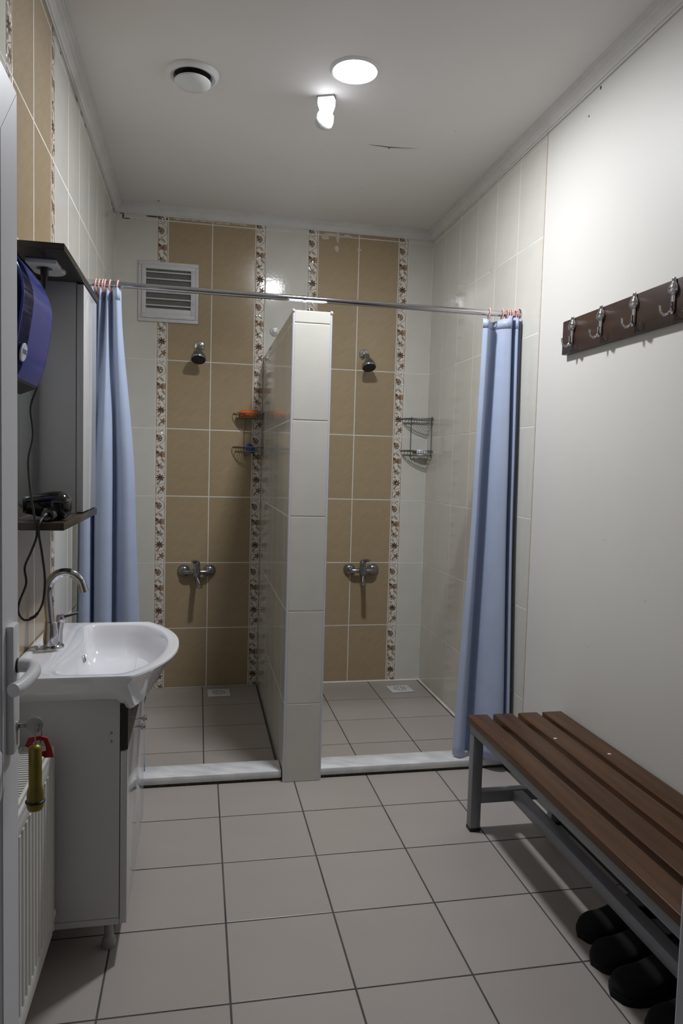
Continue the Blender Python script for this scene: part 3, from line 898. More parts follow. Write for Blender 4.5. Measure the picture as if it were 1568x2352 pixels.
# ------------------------------------------------------------------ washbasin
BX, BY0, BY1, BZ = XL + .002, -2.409, -1.752, .790
BYC = (BY0 + BY1) / 2
def basin():
    t = empty('washbasin', (-.33, BYC, .69), 'white ceramic washbasin with bowed front on the vanity unit', 'washbasin')
    N = 96
    cx, cy = -.285, BYC
    hw = (BY1 - BY0) / 2
    def outer(th):
        # ray against outline: back wall, sides, bowed front
        dx, dy = math.cos(th), math.sin(th)
        best = 9
        if dx < 0:
            best = min(best, (BX - cx) / dx)
        if abs(dy) > 1e-6:
            best = min(best, hw / abs(dy))
        # bow: x = -.222 + .110*(1-(dy/hw)^2.3)
        if dx > -.2:
            lo, hi = 0.0, .6
            for _ in range(40):
                mid = (lo + hi) / 2
                x, y = cx + dx * mid, abs(dy * mid) / hw
                lim = -.222 + .110 * (1 - min(y, 1) ** 2.2)
                if x > lim:
                    hi = mid
                else:
                    lo = mid
            best = min(best, lo)
        return cx + dx * best, cy + dy * best
    def inner(th, k=1.0, dep=0.0):
        dx, dy = math.cos(th), math.sin(th)
        lo, hi = 0.0, .6
        for _ in range(40):
            mid = (lo + hi) / 2
            x, y = cx + dx * mid, abs(dy * mid) / hw
            xf = -.222 + .110 * (1 - min(y, 1) ** 2.2) - .036
            xb = -.400 - .065 * y * y
            u = (x - cx) / max(.01, xf - cx) if x > cx else (cx - x) / (cx - xb)
            v = y * hw / (hw - .030)
            if u ** 5 + v ** 7 > 1:
                hi = mid
            else:
                lo = mid
        if dep:
            k *= 1 - .20 * max(0, dx) ** .7 * min(1, dep / .06)
        return cx + dx * lo * k, cy + dy * lo * k
    ths = [2 * PI * i / N for i in range(N)]
    rings = []
    O = [outer(t_) for t_ in ths]
    def front(p):
        f = (p[0] + .275) / .07
        f = max(0, min(1, f))
        return f * f * (3 - 2 * f)
    sc = lambda p, k: (cx + (p[0] - cx) * k, cy + (p[1] - cy) * k)
    # underside up to the rim
    rings.append([(min(sc(p, .70)[0], -.262), sc(p, .70)[1], .652) for p in O])
    rings.append([(min(sc(p, .86)[0], -.252), sc(p, .86)[1], .700 - 0.008 * front(p)) for p in O])
    rings.append([((p[0] if front(p) < .02 else p[0] * (1 - front(p)) + (-.232 + .30 * (p[0] + .232)) * front(p)), p[1], .747 - .052 * front(p)) for p in O])
    rings.append([((p[0] if front(p) < .02 else p[0] * (1 - front(p)) + (-.215 + .42 * (p[0] + .215)) * front(p)), p[1], .752 - .047 * front(p)) for p in O])
    rings.append([(p[0] - .018 * front(p), p[1], .772 - .008 * front(p)) for p in O])
    rings.append([(p[0], p[1], BZ - .006) for p in O])
    rings.append([sc(p, .992) + (BZ - .001,) for p in O])
    rings.append([sc(p, .975) + (BZ,) for p in O])
    for k, dz in ((1.03, 0.0), (1.008, -.002), (.99, -.008), (.955, -.034), (.91, -.066), (.83, -.094), (.68, -.108), (.45, -.115), (.20, -.119), (.075, -.121)):
        rings.append([inner(t_, k, -dz) + (BZ + dz,) for t_ in ths])
    vs, fs = [], []
    for r in rings:
        vs += r
    for j in range(len(rings) - 1):
        for i in range(N):
            i2 = (i + 1) % N
            fs.append((j * N + i, j * N + i2, (j + 1) * N + i2, (j + 1) * N + i))
    fs.append(tuple(range(N)))
    fs.append(tuple(range((len(rings) - 1) * N, len(rings) * N)))
    part(MB().add(vs, fs), 'bowl', 'ceramic', t, angle=50)
    part(MB().lathe([(.020, .0), (.020, .003), (.014, .004), (.012, -.002)], (cx, cy, BZ - .121), n=24), 'waste', 'chrome', t)
    part(MB().lathe([(.010, -.004), (.0115, .001), (.0095, .002), (.0085, -.003)], (-.3905, BYC - .002, BZ - .040), (1, 0, .15), 20, cap0=False, cap1=False), 'overflow_ring', 'chrome', t)
    part(MB().lathe([(.0088, -.003), (.0086, -.0025)], (-.3885, BYC - .002, BZ - .040), (1, 0, .15), 16), 'overflow_hole', 'black', t)
    # raised back splash lip along the wall
    part(MB().box(BX, BX + .022, BY0 + .004, BY1 - .004, BZ - .02, BZ + .007, .005), 'back_lip', 'ceramic', t)
basin()

# tap
FXX, FYY = -.485, -2.095
t = empty('basin_tap', (FXX, FYY, BZ), 'tall chrome gooseneck tap at the back of the washbasin', 'tap')
part(MB().lathe([(.031, 0), (.031, .004), (.027, .009), (.022, .011)], (FXX + .006, FYY + .006, BZ), n=28), 'base_ring', 'chrome', t)
part(MB().lathe([(.022, .008), (.0215, .03), (.0195, .05), (.018, .062), (.018, .078), (.0165, .08)], (FXX, FYY, BZ), n=28), 'body', 'chrome', t)
pts = [(FXX - .002, FYY, BZ + .07), (FXX - .006, FYY, BZ + .12), (FXX - .009, FYY, BZ + .158)]
R = .0505
for k in range(1, 13):
    a = PI - k * (PI * .93) / 12
    pts.append((FXX - .009 + R + R * math.cos(a), FYY, BZ + .168 + R * 1.15 * math.sin(a)))
pts.append((pts[-1][0] + .004, FYY, pts[-1][2] - .014))
part(MB().tube(catmull(pts, 3), .0132, 18), 'spout', 'chrome', t)
o = Vector((FXX + .014, FYY + .034, BZ + .006))
part(MB().tube([o, o + Vector((.002, .002, .035)), o + Vector((.006, .004, .064))], [.0135, .0115, .0125], 16), 'valve_body', 'chrome', t)
part(MB().lathe([(.0125, .0), (.0148, .004), (.0150, .014), (.011, .021), (.002, .023)], o + Vector((.006, .004, .064)), (.12, .05, 1), 20), 'lever_cap', 'chrome', t)
bm = bmesh.new()
bmesh.ops.create_cube(bm, size=1)
for v in bm.verts:
    f = v.co.x + .5
    v.co = Vector((.004 + f * .052, v.co.y * (.018 - .006 * f), v.co.z * (.010 - .006 * f) + f * .012))
bmesh.ops.bevel(bm, geom=list(bm.edges), offset=.0015, segments=2, affect='EDGES')
part(MB().bm(bm, 0, Matrix.Translation(o + Vector((.004, .004, .078)))), 'lever', 'chrome', t)

# ------------------------------------------------------------------ vanity unit
VY0, VY1 = -2.385, -1.775
VXF = -.252
t = empty('vanity_unit', (-.39, (VY0 + VY1) / 2, 0), 'white vanity cabinet on short legs under the washbasin', 'cabinet')
part(MB().box(XL + .012, VXF - .004, VY0, VY0 + .018, .118, .744, .0008), 'side_panel', 'side_board', t)
part(MB().box(XL + .012, VXF - .004, VY1 - .018, VY1, .118, .744, .0008), 'side_panel', 'side_board', t)
part(MB().box(XL + .012, VXF - .004, VY0, VY1, .099, .1165, .0008), 'bottom_panel', 'side_board', t)
part(MB().box(XL + .012, XL + .020, VY0 + .018, VY1 - .018, .1165, .744), 'back_panel', 'side_board', t)
dw = (VY1 - VY0) / 2
for k in range(2):
    y0 = VY0 + k * dw
    d = part(MB().box(VXF - .002, VXF + .016, y0 + .001, y0 + dw - .0015, .100, .578, .0012), 'door', 'lacquer_white', t)
    yk = y0 + (dw - .035 if k == 0 else .035)
    z = .545
    kb = MB().lathe([(.0055, 0), (.0042, .004), (.004, .012), (.0095, .017), (.0115, .021), (.0095, .026), (.002, .0275)], (VXF + .016, yk, z), (1, 0, 0), 16)
    kb = kb.build('knob', 'chrome')
    kb.parent = d
dp = [(VY0 + .001, .583), (VY1 - .001, .583), (VY1 - .001, .738), (VY1 - .020, .738)]
for k in range(13):
    f = 1 - k / 12
    dp.append((VY0 + .022 + f * (VY1 - VY0 - .044), .735 - .092 * min(1, 2.2 * math.sin(PI * f)) ** 1.0))
dp += [(VY0 + .020, .738), (VY0 + .001, .738)]
part(MB().prism(dp, VXF - .002, VXF + .0165, 'x'), 'drawer_front', 'wenge', t, smooth=False)
for x in (-.288, -.49):
    for y in (VY0 + .062, VY1 - .062):
        part(MB().lathe([(.019, .0), (.020, .012), (.017, .024), (.0125, .03), (.0125, .088), (.017, .092), (.017, .099)], (x, y, 0), n=18), 'leg', 'leg_plastic', t)
for z in (.630, .607):
    part(MB().lathe([(.0035, 0), (.0035, -.0012), (.001, -.0016)], (VXF - .026, VY0, z), (0, 1, 0), 10), 'screw_cover', 'dull_chrome', t)

# ------------------------------------------------------------------ mirror cabinet
MY0, MY1, MXF = -2.385, -1.775, -.398
t = empty('mirror_cabinet', (-.47, (MY0 + MY1) / 2, 1.168), 'wall mirror with white side cabinet between two dark wooden shelves', 'mirror cabinet')
part(MB().box(XL + .002, MXF, MY0, MY1, 1.875, 1.892, .0008), 'top_shelf', 'wenge', t)
part(MB().box(XL + .002, MXF, MY0, MY1, 1.168, 1.188, .0008), 'bottom_shelf', 'wenge_edge', t)
part(MB().box(XL + .002, XL + .014, MY0 + .003, MY1 - .003, 1.188, 1.875), 'back_board', 'side_board', t, smooth=False)
part(MB().box(XL + .014, XL + .018, MY0 + .006, -2.052, 1.192, 1.871, .0012), 'mirror_glass', 'mirror', t)
cb = part(MB().box(XL + .014, MXF - .026, -2.047, MY1 - .004, 1.188, 1.875, .0008), 'cabinet_box', 'side_board', t)
part(MB().box(MXF - .024, MXF - .004, -2.047, MY1 - .004, 1.193, 1.871, .0015), 'cabinet_door', 'lacquer_white', t)

# socket under the top shelf
t = empty('power_socket', (-.472, -2.21, 1.875), 'white power socket under the top shelf of the mirror cabinet', 'socket')
part(MB().box(-.512, -.434, -2.292, -2.212, 1.862, 1.875, .003), 'face_plate', 'white_plastic', t)
part(MB().lathe([(.040, 0), (.040, -.006), (.037, -.009), (.002, -.010)], (-.474, -2.175, 1.875), n=32, sx=1.08), 'hinged_lid', 'white_plastic', t)
part(MB().lathe([(.0205, 0), (.0205, -.002), (.018, -.0025)], (-.473, -2.245, 1.8622), n=28), 'recess', 'dull_chrome', t)

# ------------------------------------------------------------------ hair dryer with cable
t = empty('hair_dryer', (-.452, -2.31, 1.188), 'glossy black hair dryer lying on the bottom shelf, cable plugged in above', 'hair dryer')
ax = Vector((1, .28, -.02)).normalized()
o = Vector((-.452, -2.290, 1.2275))
part(MB().lathe([(.0235, -.058), (.0255, -.048), (.029, -.033), (.0345, -.010), (.0385, .012), (.0390, .028), (.035, .042), (.026, .051)], o, ax, 32, cap1=False), 'barrel', 'dryer_black', t)
part(MB().lathe([(.0275, .047), (.024, .053), (.012, .057), (.001, .058)], o, ax, 28, cap0=False), 'intake_grille', 'black', t)
part(MB().lathe([(.0225, -.060), (.020, -.064), (.016, -.060), (.014, -.045)], o, ax, 28, cap0=False), 'nozzle', 'black', t)
hp = [o + Vector((.014, -.020, -.014)), o + Vector((.012, -.044, -.0205)), o + Vector((.006, -.066, -.0215))]
part(MB().tube(catmull(hp, 4), [.0165] * 4 + [.0175] * 4 + [.0145], 18), 'handle', 'dryer_black', t)
part(MB().tube([hp[-1], hp[-1] + Vector((-.002, -.010, .0)), hp[-1] + Vector((-.004, -.018, -.004))], [.007, .006, .004], 12), 'cable_boot', 'black', t)
e = hp[-1] + Vector((-.004, -.018, -.004))
cab = [(-.473, -2.245, 1.815), (-.4735, -2.25, 1.74), (-.474, -2.27, 1.62), (-.479, -2.30, 1.545), (-.494, -2.31, 1.485), (-.484, -2.33, 1.413), (-.489, -2.36, 1.345), (-.478, -2.385, 1.263), (-.466, -2.40, 1.205), (-.459, -2.405, 1.16), (-.474, -2.40, 1.115),
       (-.490, -2.395, 1.075), (-.488, -2.39, 1.032), (-.505, -2.385, .985), (-.508, -2.385, .958), (-.492, -2.39, .938), (-.466, -2.395, .948), (-.446, -2.40, .985), (-.440, -2.405, 1.045), (-.446, -2.408, 1.11), (-.4545, -2.406, 1.165), (-.453, -2.40, 1.19), tuple(e)]
part(MB().tube(catmull(cab, 6), .0030, 8), 'cable', 'cable_black', t)
part(MB().lathe([(.0105, 0), (.0105, -.020), (.008, -.024), (.0065, -.040), (.004, -.055)], (-.473, -2.245, 1.862), n=16), 'plug', 'black', t)
part(MB().tube([(-.478, -2.3925, .9415), (-.466, -2.395, .948), (-.459, -2.396, .957)], .0042, 8), 'cable_tie', 'black', t)

# ------------------------------------------------------------------ paper towel dispenser
DY0, DY1 = -2.80, -2.52
t = empty('towel_dispenser', (XL, (DY0 + DY1) / 2, 1.51), 'blue translucent paper towel dispenser on the wall before the mirror cabinet', 'dispenser')
prof = [(XL, 1.797), (-.50, 1.797), (-.472, 1.793), (-.455, 1.787), (-.437, 1.773), (-.420, 1.749), (-.408, 1.722), (-.4015, 1.700), (-.400, 1.677), (-.403, 1.646), (-.409, 1.608), (-.417, 1.565), (-.425, 1.539), (-.434, 1.520)]
def band(y0, y1, th):
    vs, fs = [], []
    n = len(prof)
    inn = []
    for i, p in enumerate(prof):
        a, b = Vector(prof[max(i - 1, 0)]), Vector(prof[min(i + 1, n - 1)])
        tt = (b - a).normalized()
        nn = Vector((tt.y, -tt.x))
        inn.append((p[0] + nn.x * -th, p[1] + nn.y * -th) if False else (p[0] - abs(nn.x) * th, p[1] - (nn.y if nn.y > 0 else nn.y) * 0 - (th if i < 3 else 0)))
    for y in (y0, y1):
        vs += [(p[0], y, p[1]) for p in prof] + [(q[0], y, q[1]) for q in inn]
    for i in range(n - 1):
        fs.append((i, i + 1, 2 * n + i + 1, 2 * n + i))
        fs.append((n + i, n + i + 1, 3 * n + i + 1, 3 * n + i))
        fs.append((i, i + 1, n + i + 1, n + i))
        fs.append((2 * n + i, 2 * n + i + 1, 3 * n + i + 1, 3 * n + i))
    fs += [(0, n, 3 * n, 2 * n), (n - 1, 2 * n - 1, 4 * n - 1, 3 * n - 1)]
    return MB().add(vs, fs)
part(band(-2.715, DY1, .004), 'front_cover', 'blue_solid', t, angle=50)
part(band(DY0, -2.715, .004), 'window_strip', 'blue_window', t, angle=50)
part(MB().prism(prof + [(XL, 1.520)], DY1 - .006, DY1 - .002, 'y'), 'end_panel', 'blue_solid', t, smooth=False)
part(MB().prism([(p[0] - .003, p[1] - .002) for p in prof[1:]] + [(XL + .004, 1.522), (XL + .004, 1.795)], DY0 + .002, DY0 + .005, 'y'), 'window_panel', 'blue_window', t, smooth=False)
part(MB().tube([(p[0] - .002, DY0 + .002, p[1] - .001) for p in prof], .0028, 8), 'rim_bead', 'blue_solid', t)
part(MB().box(XL, XL + .008, DY0 + .006, DY1 - .006, 1.515, 1.79), 'back_plate', 'black', t, smooth=False)
part(MB().lathe([(.048, -.10), (.048, .10)], (-.470, -2.665, 1.628), (0, 1, 0), 32), 'paper_roll', 'paper', t)
part(MB().prism([(XL, 1.556), (-.425, 1.556), (-.436, 1.515), (-.470, 1.500), (XL, 1.512)], DY0 + .004, DY1 - .004, 'y'), 'outlet', 'black', t, smooth=False)
bc = Vector((-.4135, -2.752, 1.567))
bn = Vector((.974, 0, -.18)).normalized()
part(MB().lathe([(.018, -.001), (.019, .002), (.0175, .0032), (.002, .0036)], bc, bn, 32, ref=(0, 0, 1), sx=1.0, sy=1.25), 'badge', 'white_label', t)
cu = bpy.data.curves.new('badge_text', 'FONT')
cu.body = 'TORK'
cu.size = .0135
cu.align_x = 'CENTER'
cu.align_y = 'CENTER'
cu.extrude = .0002
cu.materials.append(M['blue_print'])
tmp = bpy.data.objects.new('badge_tmp', cu)
C.objects.link(tmp)
bpy.context.view_layer.update()
me = bpy.data.meshes.new_from_object(tmp.evaluated_get(bpy.context.evaluated_depsgraph_get()))
bpy.data.objects.remove(tmp, do_unlink=True)
if not me.materials:
    me.materials.append(M['blue_print'])
tx, tz = Vector((0, 1, 0)), bn
ty = tz.cross(tx)
bt = bpy.data.objects.new('badge_text', me)
C.objects.link(bt)
bt.matrix_world = Matrix.Translation(bc + bn * .0040 + ty * .001) @ Matrix((tx, ty, tz)).transposed().to_4x4()
mw = bt.matrix_world.copy()
bt.parent = t
bt.matrix_parent_inverse = Matrix.Translation(-Vector(t.location))
# hanging sheet
sv, sf = [], []
for i in range(13):
    f = i / 12
    hgt = .0125 * (0.35 + .65 * abs(math.cos(f * PI * 1.05)))
    y = -2.80 + f * .13
    sv += [(-.455 + .01 * math.sin(f * 6), y, 1.483 + hgt * .5), (-.452 + .01 * math.sin(f * 6), y, 1.483 - hgt * .6)]
    if i:
        sf.append((2 * i - 2, 2 * i, 2 * i + 1, 2 * i - 1))
o = part(MB().add(sv, sf), 'paper_sheet', 'paper', t)
md = o.modifiers.new('thick', 'SOLIDIFY'); md.thickness = .0008

# ------------------------------------------------------------------ radiator
RX0, RX1, RY0, RY1, RZ0, RZ1 = -.495, -.412, -2.97, -2.432, .118, .620
t = empty('radiator', (-.45, -2.70, RZ0), 'white panel radiator with top grille on the wall beside the vanity', 'radiator')
# front panel with vertical flutes
N = 16
pr = []
yw = (RY1 - RY0 - .03) / N
for k in range(N):
    y = RY0 + .015 + k * yw
    pr += [(RX1 - .010, y + yw * .05), (RX1 - .010, y + yw * .30), (RX1 - .002, y + yw * .45), (RX1 - .002, y + yw * .80), (RX1 - .010, y + yw * .95)]
pr = [(RX1 - .004, RY0), (RX1 - .004, RY0 + .012)] + pr + [(RX1 - .004, RY1 - .012), (RX1 - .004, RY1), (RX1 - .016, RY1), (RX1 - .016, RY0)]
part(MB().prism(pr, RZ0 + .055, RZ1 - .055, 'z'), 'front_panel', 'radiator', t, angle=25)
part(MB().box(RX1 - .017, RX1 - .003, RY0, RY1, RZ1 - .056, RZ1 - .012, .004), 'top_header', 'radiator', t)
part(MB().box(RX1 - .017, RX1 - .003, RY0, RY1, RZ0, RZ0 + .056, .004), 'bottom_header', 'radiator', t)
part(MB().box(RX0, RX0 + .013, RY0, RY1, RZ0, RZ1 - .012, .004), 'back_panel', 'radiator', t)
part(MB().box(RX0 + .013, RX1 - .017, RY0 + .004, RY1 - .004, RZ0 + .03, RZ1 - .06), 'convector', 'radiator', t, smooth=False)
for y in (RY0, RY1):
    part(MB().box(RX0, RX1, y - .0015, y + .0015, RZ0 + .01, RZ1, .0008), 'end_cover', 'radiator', t)
mb = MB(); mb.box(RX0, RX0 + .008, RY0, RY1, RZ1 - .012, RZ1, .002); mb.box(RX1 - .020, RX1 - .012, RY0, RY1, RZ1 - .010, RZ1 - .001, .002); mb.box(RX1 - .007, RX1, RY0, RY1, RZ1 - .016, RZ1, .003)
part(mb, 'grille_frame', 'radiator', t)
y = RY0 + .008
while y < RY1 - .006:
    part(MB().box(RX0 + .006, RX1 - .018, y - .0028, y + .0028, RZ1 - .008, RZ1 - .002), 'grille_bar', 'radiator', t, smooth=False)
    y += .0125
part(MB().lathe([(.014, 0), (.015, .006), (.013, .018), (.006, .020)], (RX1 - .012, RY1, RZ0 + .05), (0, 1, 0), 18), 'plug', 'white_plastic', t)

# ------------------------------------------------------------------ door leaf (opened along the left wall)
LX0, LX1 = -.404, -.364       # thickness
EY0, EY1 = YF + .015, -3.010  # hinge edge, free edge
d = empty('door_1', ((LX0 + LX1) / 2, EY0, 0), kind='structure')
d['label'] = 'white PVC door leaf standing open along the left wall'
def dbox(x0, x1, y0, y1, z0, z1, bev, name, m='door_pvc'):
    return part(MB().box(x0, x1, y0, y1, z0, z1, bev), name, m, d)
ZD = 1.955
SW = .100
g_ = .0007
def mitred(poly, name):
    part(MB().prism(poly, LX0, LX1, 'x'), name, 'door_pvc', d, smooth=False)
mitred([(EY1, .012 + g_), (EY1, ZD - g_), (EY1 - SW, ZD - SW - g_), (EY1 - SW, .012 + SW + g_)], 'stile')
mitred([(EY0, .012 + g_), (EY0, ZD - g_), (EY0 + SW, ZD - SW - g_), (EY0 + SW, .012 + SW + g_)], 'stile')
mitred([(EY0 + g_, ZD), (EY1 - g_, ZD), (EY1 - SW - g_, ZD - SW), (EY0 + SW + g_, ZD - SW)], 'rail')
mitred([(EY0 + g_, .012), (EY1 - g_, .012), (EY1 - SW - g_, .012 + SW), (EY0 + SW + g_, .012 + SW)], 'rail')
dbox(LX0, LX1, EY0 + SW, EY1 - SW, .80, .88, .004, 'rail')
for z0, z1 in ((.88, ZD - SW), (.012 + SW, .80)):
    dbox(LX0 + .012, LX1 - .014, EY0 + SW, EY1 - SW, z0, z1, 0, 'panel')
    # sloped glazing beads
    n = .022
    y0, y1 = EY0 + SW, EY1 - SW
    for q in (((y0, z0), (y0, z1), (y0 + n, z1 - n), (y0 + n, z0 + n)), ((y1, z1), (y1, z0), (y1 - n, z0 + n), (y1 - n, z1 - n)),
              ((y0, z1), (y1, z1), (y1 - n, z1 - n), (y0 + n, z1 - n)), ((y1, z0), (y0, z0), (y0 + n, z0 + n), (y1 - n, z0 + n))):
        vs = [(LX1 - .002, q[0][0], q[0][1]), (LX1 - .002, q[1][0], q[1][1]), (LX1 - .013, q[2][0], q[2][1]), (LX1 - .013, q[3][0], q[3][1]),
              (LX1 - .015, q[0][0], q[0][1]), (LX1 - .015, q[1][0], q[1][1]), (LX1 - .016, q[2][0], q[2][1]), (LX1 - .016, q[3][0], q[3][1])]
        part(MB().add(vs, [(0, 1, 2, 3), (4, 5, 6, 7), (0, 1, 5, 4), (1, 2, 6, 5), (2, 3, 7, 6), (3, 0, 4, 7)]), 'bead', 'door_pvc', d, smooth=False)
HY = EY1 - .058
dbox(LX1 - .001, LX1 + .012, HY - .020, HY + .020, .862, 1.078, .004, 'handle_plate', 'white_plastic')
hz = 1.008
part(MB().lathe([(.0122, 0), (.0122, .003), (.0115, .0035)], (LX1 + .012, HY, hz), (1, 0, 0), 20), 'handle_collar', 'black', d)
hp = [(LX1 + .012, HY, hz), (LX1 + .024, HY, hz), (LX1 + .036, HY - .004, hz - .002), (LX1 + .043, HY - .018, hz - .005), (LX1 + .042, HY - .055, hz - .008), (LX1 + .036, HY - .090, hz - .010), (LX1 + .031, HY - .105, hz - .010)]
part(MB().tube(catmull(hp, 5), [.0118] * 10 + [.0108] * 21, 18), 'lever_handle', 'white_plastic', d)
part(MB().lathe([(.0085, 0), (.0085, .010), (.0075, .0108)], (LX1 + .004, HY, .905), (1, 0, 0), 20), 'lock_cylinder', 'steel', d)
part(MB().box(LX1 + .004, LX1 + .0135, HY - .005, HY + .005, .872, .900, .003), 'lock_tail', 'steel', d)

# keys hanging in the lock
kx, ky, kz = LX1 + .014, HY, .905
t = empty('key_bunch', (kx, ky, kz), 'door key in the lock with a brass fob and red tag', 'keys')
part(MB().box(kx - .006, kx + .017, ky - .001, ky + .001, kz - .004, kz + .004, .0006), 'key_blade', 'steel', t)
part(MB().lathe([(.0135, -.0012), (.0135, .0012)], (kx + .026, ky, kz), (0, 1, 0), 24), 'key_bow', 'steel', t)
ring = []
for k in range(20):
    a = 2 * PI * k / 20
    ring.append((kx + .032 + .003 * math.cos(a), ky + .010 * math.cos(a) - .002, kz - .018 + .018 * math.sin(a)))
part(MB().tube(ring, .0011, 8, closed=True), 'split_ring', 'steel', t)
fz = kz - .035
fo = (kx + .029, ky - .012, fz)
part(MB().lathe([(.004, .006), (.009, .003), (.0105, 0), (.0105, -.064), (.0125, -.072), (.0135, -.078), (.0135, -.100), (.0115, -.105)], fo, n=28), 'brass_fob', 'brass', t)
part(MB().tube([(fo[0] + .0138 * math.cos(a * PI / 12), fo[1] + .0138 * math.sin(a * PI / 12), fz - .091) for a in range(24)], .0024, 8, closed=True), 'rubber_band', 'black', t)
tagp = [(-.020, -.004), (-.014, .010), (.004, .012), (.016, .008), (.022, -.008), (.026, -.026), (.012, -.026), (.004, -.020)]
mb = MB()
ins = [(-.008, 0.0), (-.004, .004), (.004, .005), (.010, .003), (.013, -.006), (.014, -.014), (.008, -.015), (.0, -.010)]
n = len(tagp)
vs = []
for yy in (ky + .004, ky + .008):
    vs += [(fo[0] + p[0], yy, fz + .002 + p[1]) for p in tagp] + [(fo[0] + p[0], yy, fz + .002 + p[1]) for p in ins]
fs = []
for i in range(n):
    j = (i + 1) % n
    fs += [(i, j, n + j, n + i), (2 * n + i, 2 * n + j, 3 * n + j, 3 * n + i), (i, j, 2 * n + j, 2 * n + i), (n + i, n + j, 3 * n + j, 3 * n + i)]
part(mb.add(vs, fs), 'red_tag', 'red_plastic', t, smooth=False)

# ------------------------------------------------------------------ coat rack
CY0, CY1, CZ0, CZ1 = -3.30, -1.722, 1.806, 1.934
t = empty('coat_rack', (XR, -2.4, CZ0), 'dark brown wooden coat rack with chrome hooks on the painted wall', 'coat rack')
part(MB().box(XR - .022, XR, CY0, CY1, CZ0, CZ1, .0035), 'board', 'rack_wood', t)
for k in range(8):
    y = -1.803 - .1962 * k
    if y < CY0 + .05:
        break
    x = XR - .022
    base = MB()
    base.lathe([(.006, .0), (.009, -.006), (.0085, -.011), (.011, -.016), (.0165, -.024), (.0215, -.034), (.020, -.044), (.013, -.050), (.0092, -.053), (.0092, -.096), (.0075, -.102), (.003, -.106)], (x - .003, y, CZ1 + .004), n=18, sx=.7)
    b = part(base, 'hook_plate', 'chrome', t)
    for dy in (-.012, .012):
        s_ = MB().lathe([(.0038, 0), (.003, .0028), (.001, .003)], (x - .0105, y + dy, CZ1 - .034), (-1, 0, 0), 10).build('screw', 'dull_chrome')
        s_.parent = b
    z = CZ1 - .090
    for dxp, dyp in ((-.026, .013), (-.020, -.030)):
        pp = [(x - .008, y, z - .002), (x - .008 + dxp * .35, y + dyp * .4, z - .012), (x - .008 + dxp * .75, y + dyp * .8, z - .014), (x - .008 + dxp, y + dyp, z - .004), (x - .008 + dxp * 1.08, y + dyp * 1.08, z + .014)]
        p_ = MB().tube(catmull(pp, 4), [.0044] * 12 + [.0038] * 4 + [.0042], 10).build('prong', 'chrome')
        p_.parent = b

# ------------------------------------------------------------------ bench
ZB = .430
BY_0, BY_1 = -3.36, -1.828
t = empty('bench', (1.137, -2.6, 0), 'changing room bench with four brown wooden slats on a grey steel frame', 'bench')
slats = [(.945, 1.024), (1.048, 1.126), (1.149, 1.228), (1.249, 1.329)]
sl = []
for x0, x1 in slats:
    o = MB().box(-(x1 - x0) / 2, (x1 - x0) / 2, -(BY_1 - BY_0) / 2, (BY_1 - BY_0) / 2, -.0135, .0135, .004, seg=3).build('slat', 'bench_wood')
    o.location = ((x0 + x1) / 2, (BY_0 + BY_1) / 2, ZB - .0135)
    rel(o, t)
    sl.append(o)
zt = ZB - .027
for x0, x1 in ((.953, .993), (1.282, 1.322)):
    part(MB().box(x0, x1, BY_0 + .02, BY_1 - .012, zt - .034, zt, .003), 'long_rail', 'steel_paint', t)
    for y0 in (BY_1 - .052, BY_0 + .02):
        l = part(MB().box(x0, x1, y0, y0 + .040, .012, zt - .034, .003), 'leg', 'steel_paint', t)
        f_ = MB().box(x0 - .001, x1 + .001, y0 - .001, y0 + .041, 0, .013, .002).build('rubber_foot', 'black')
        f_.parent = l
for y0 in (BY_1 - .052, BY_0 + .02):
    part(MB().box(.993, 1.282, y0, y0 + .040, zt - .034, zt, .003), 'cross_rail', 'steel_paint', t)
    part(MB().box(.993, 1.282, y0 + .002, y0 + .038, .106, .152, .003), 'stretcher', 'steel_paint', t)
part(MB().box(1.117, 1.158, BY_0 + .06, BY_1 - .052, .108, .150, .003), 'long_stretcher', 'steel_paint', t)
for i, (x, y) in ((2, (1.166, -2.09)), (3, (1.28, -2.24))):
    s_ = MB().lathe([(.0050, 0), (.0042, .0006), (.001, .0008)], (x, y, ZB), n=12, sx=1.3).build('paint_spot', 'white_plastic')
    s_.parent = sl[i]
    s_.matrix_parent_inverse = Matrix.Translation(-(Vector(sl[i].location)))

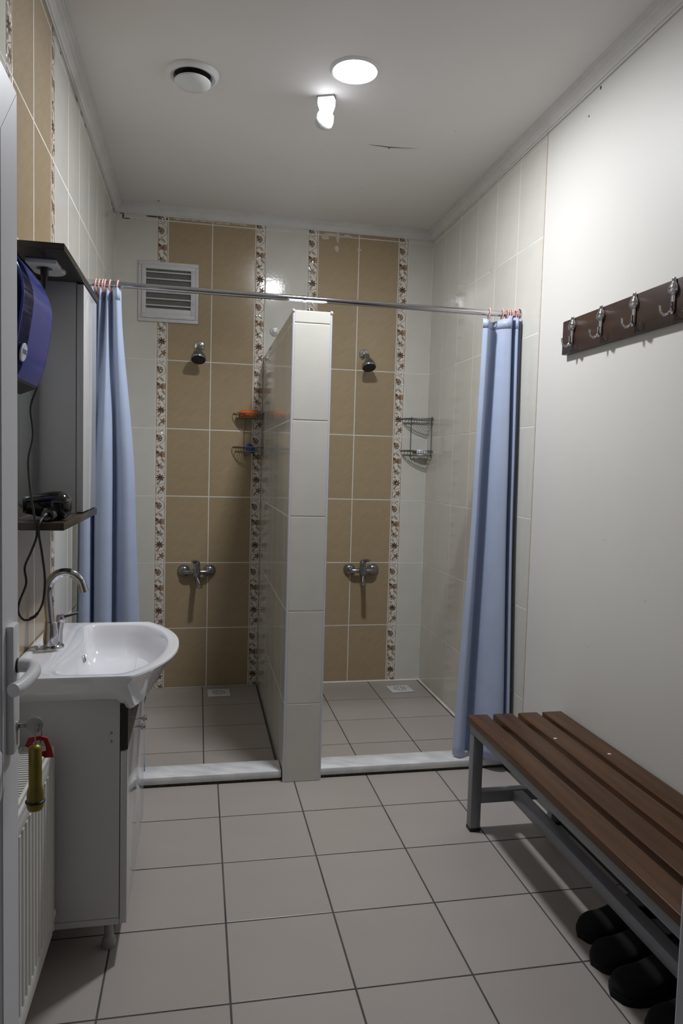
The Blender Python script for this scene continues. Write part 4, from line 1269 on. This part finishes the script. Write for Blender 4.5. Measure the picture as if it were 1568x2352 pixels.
# ------------------------------------------------------------------ shoes under the bench (toes towards the room)
def shoe_meshes():
    L, W = .285, .100
    NX, NT = 22, 20
    vs, fs = [], []
    for i in range(NX + 1):
        f = i / NX
        # f=0 toe, f=1 heel
        wid = W * .5 * (max(1e-3, 1 - (1 - min(1, f / .22)) ** 2) ** .5) * (1 - .22 * math.exp(-((f - .58) / .16) ** 2))
        if f > .86:
            wid *= max(.02, 1 - ((f - .86) / .14) ** 2) ** .5
        hgt = .052 + .038 * (1 / (1 + math.exp(-(f - .42) * 18)))
        if f < .2:
            hgt *= .55 + .45 * math.sin(f / .2 * PI / 2)
        if f > .95:
            hgt *= .9
        for k in range(NT):
            a = 2 * PI * k / NT
            c, s = math.cos(a), math.sin(a)
            y = wid * (abs(c) ** .75) * (1 if c > 0 else -1)
            z = hgt * .5 + hgt * .5 * (abs(s) ** .6) * (1 if s > 0 else -1)
            vs.append((f * L, y, z + .001))
    for i in range(NX):
        for k in range(NT):
            k2 = (k + 1) % NT
            fs.append((i * NT + k, i * NT + k2, (i + 1) * NT + k2, (i + 1) * NT + k))
    fs += [tuple(range(NT)), tuple(range(NX * NT, NX * NT + NT))]
    up_ = MB().add(vs, fs).mesh('upper', 'shoe_black', angle=60)
    col = MB().tube([(.205 + .062 * math.cos(2 * PI * k / 20), .030 * math.sin(2 * PI * k / 20), .089) for k in range(20)], .006, 8, closed=True).mesh('collar', 'shoe_inside')
    op = MB().lathe([(.036, .085), (.034, .0935)], (.205, 0, 0), n=24, sx=1.65, sy=.80).mesh('opening', 'shoe_inside')
    so = MB()
    ol = [(0, 0)]
    pts = []
    for i in range(NX + 1):
        f = i / NX
        wid = W * .53 * (max(1e-3, 1 - (1 - min(1, f / .22)) ** 2) ** .5) * (1 - .20 * math.exp(-((f - .58) / .16) ** 2))
        if f > .86:
            wid *= max(.02, 1 - ((f - .86) / .14) ** 2) ** .5
        pts.append((f * L * 1.01 - .002, wid))
    so.prism(pts + [(p[0], -p[1]) for p in pts[::-1]], 0, .018, 'z')
    so = so.mesh('sole', 'shoe_inside', angle=30)
    return up_, col, op, so
SM = shoe_meshes()
for i, (x, y, rz, lab) in enumerate(((1.045, -2.497, .02, 'black shoe under the bench, farthest from the door'), (1.020, -2.612, -.03, 'black shoe under the bench, second from the showers'),
                                    (1.008, -2.728, .0, 'black shoe under the bench, third from the showers'), (1.020, -2.868, .03, 'black shoe under the bench, nearest to the door'))):
    t = empty('shoe', (x, y, 0), lab, 'shoe', 'black shoes under the bench')
    t.rotation_euler = (0, 0, rz)
    for nm, me in zip(('upper', 'collar', 'opening', 'sole'), SM):
        inst(nm, me, t, (0, 0, 0))
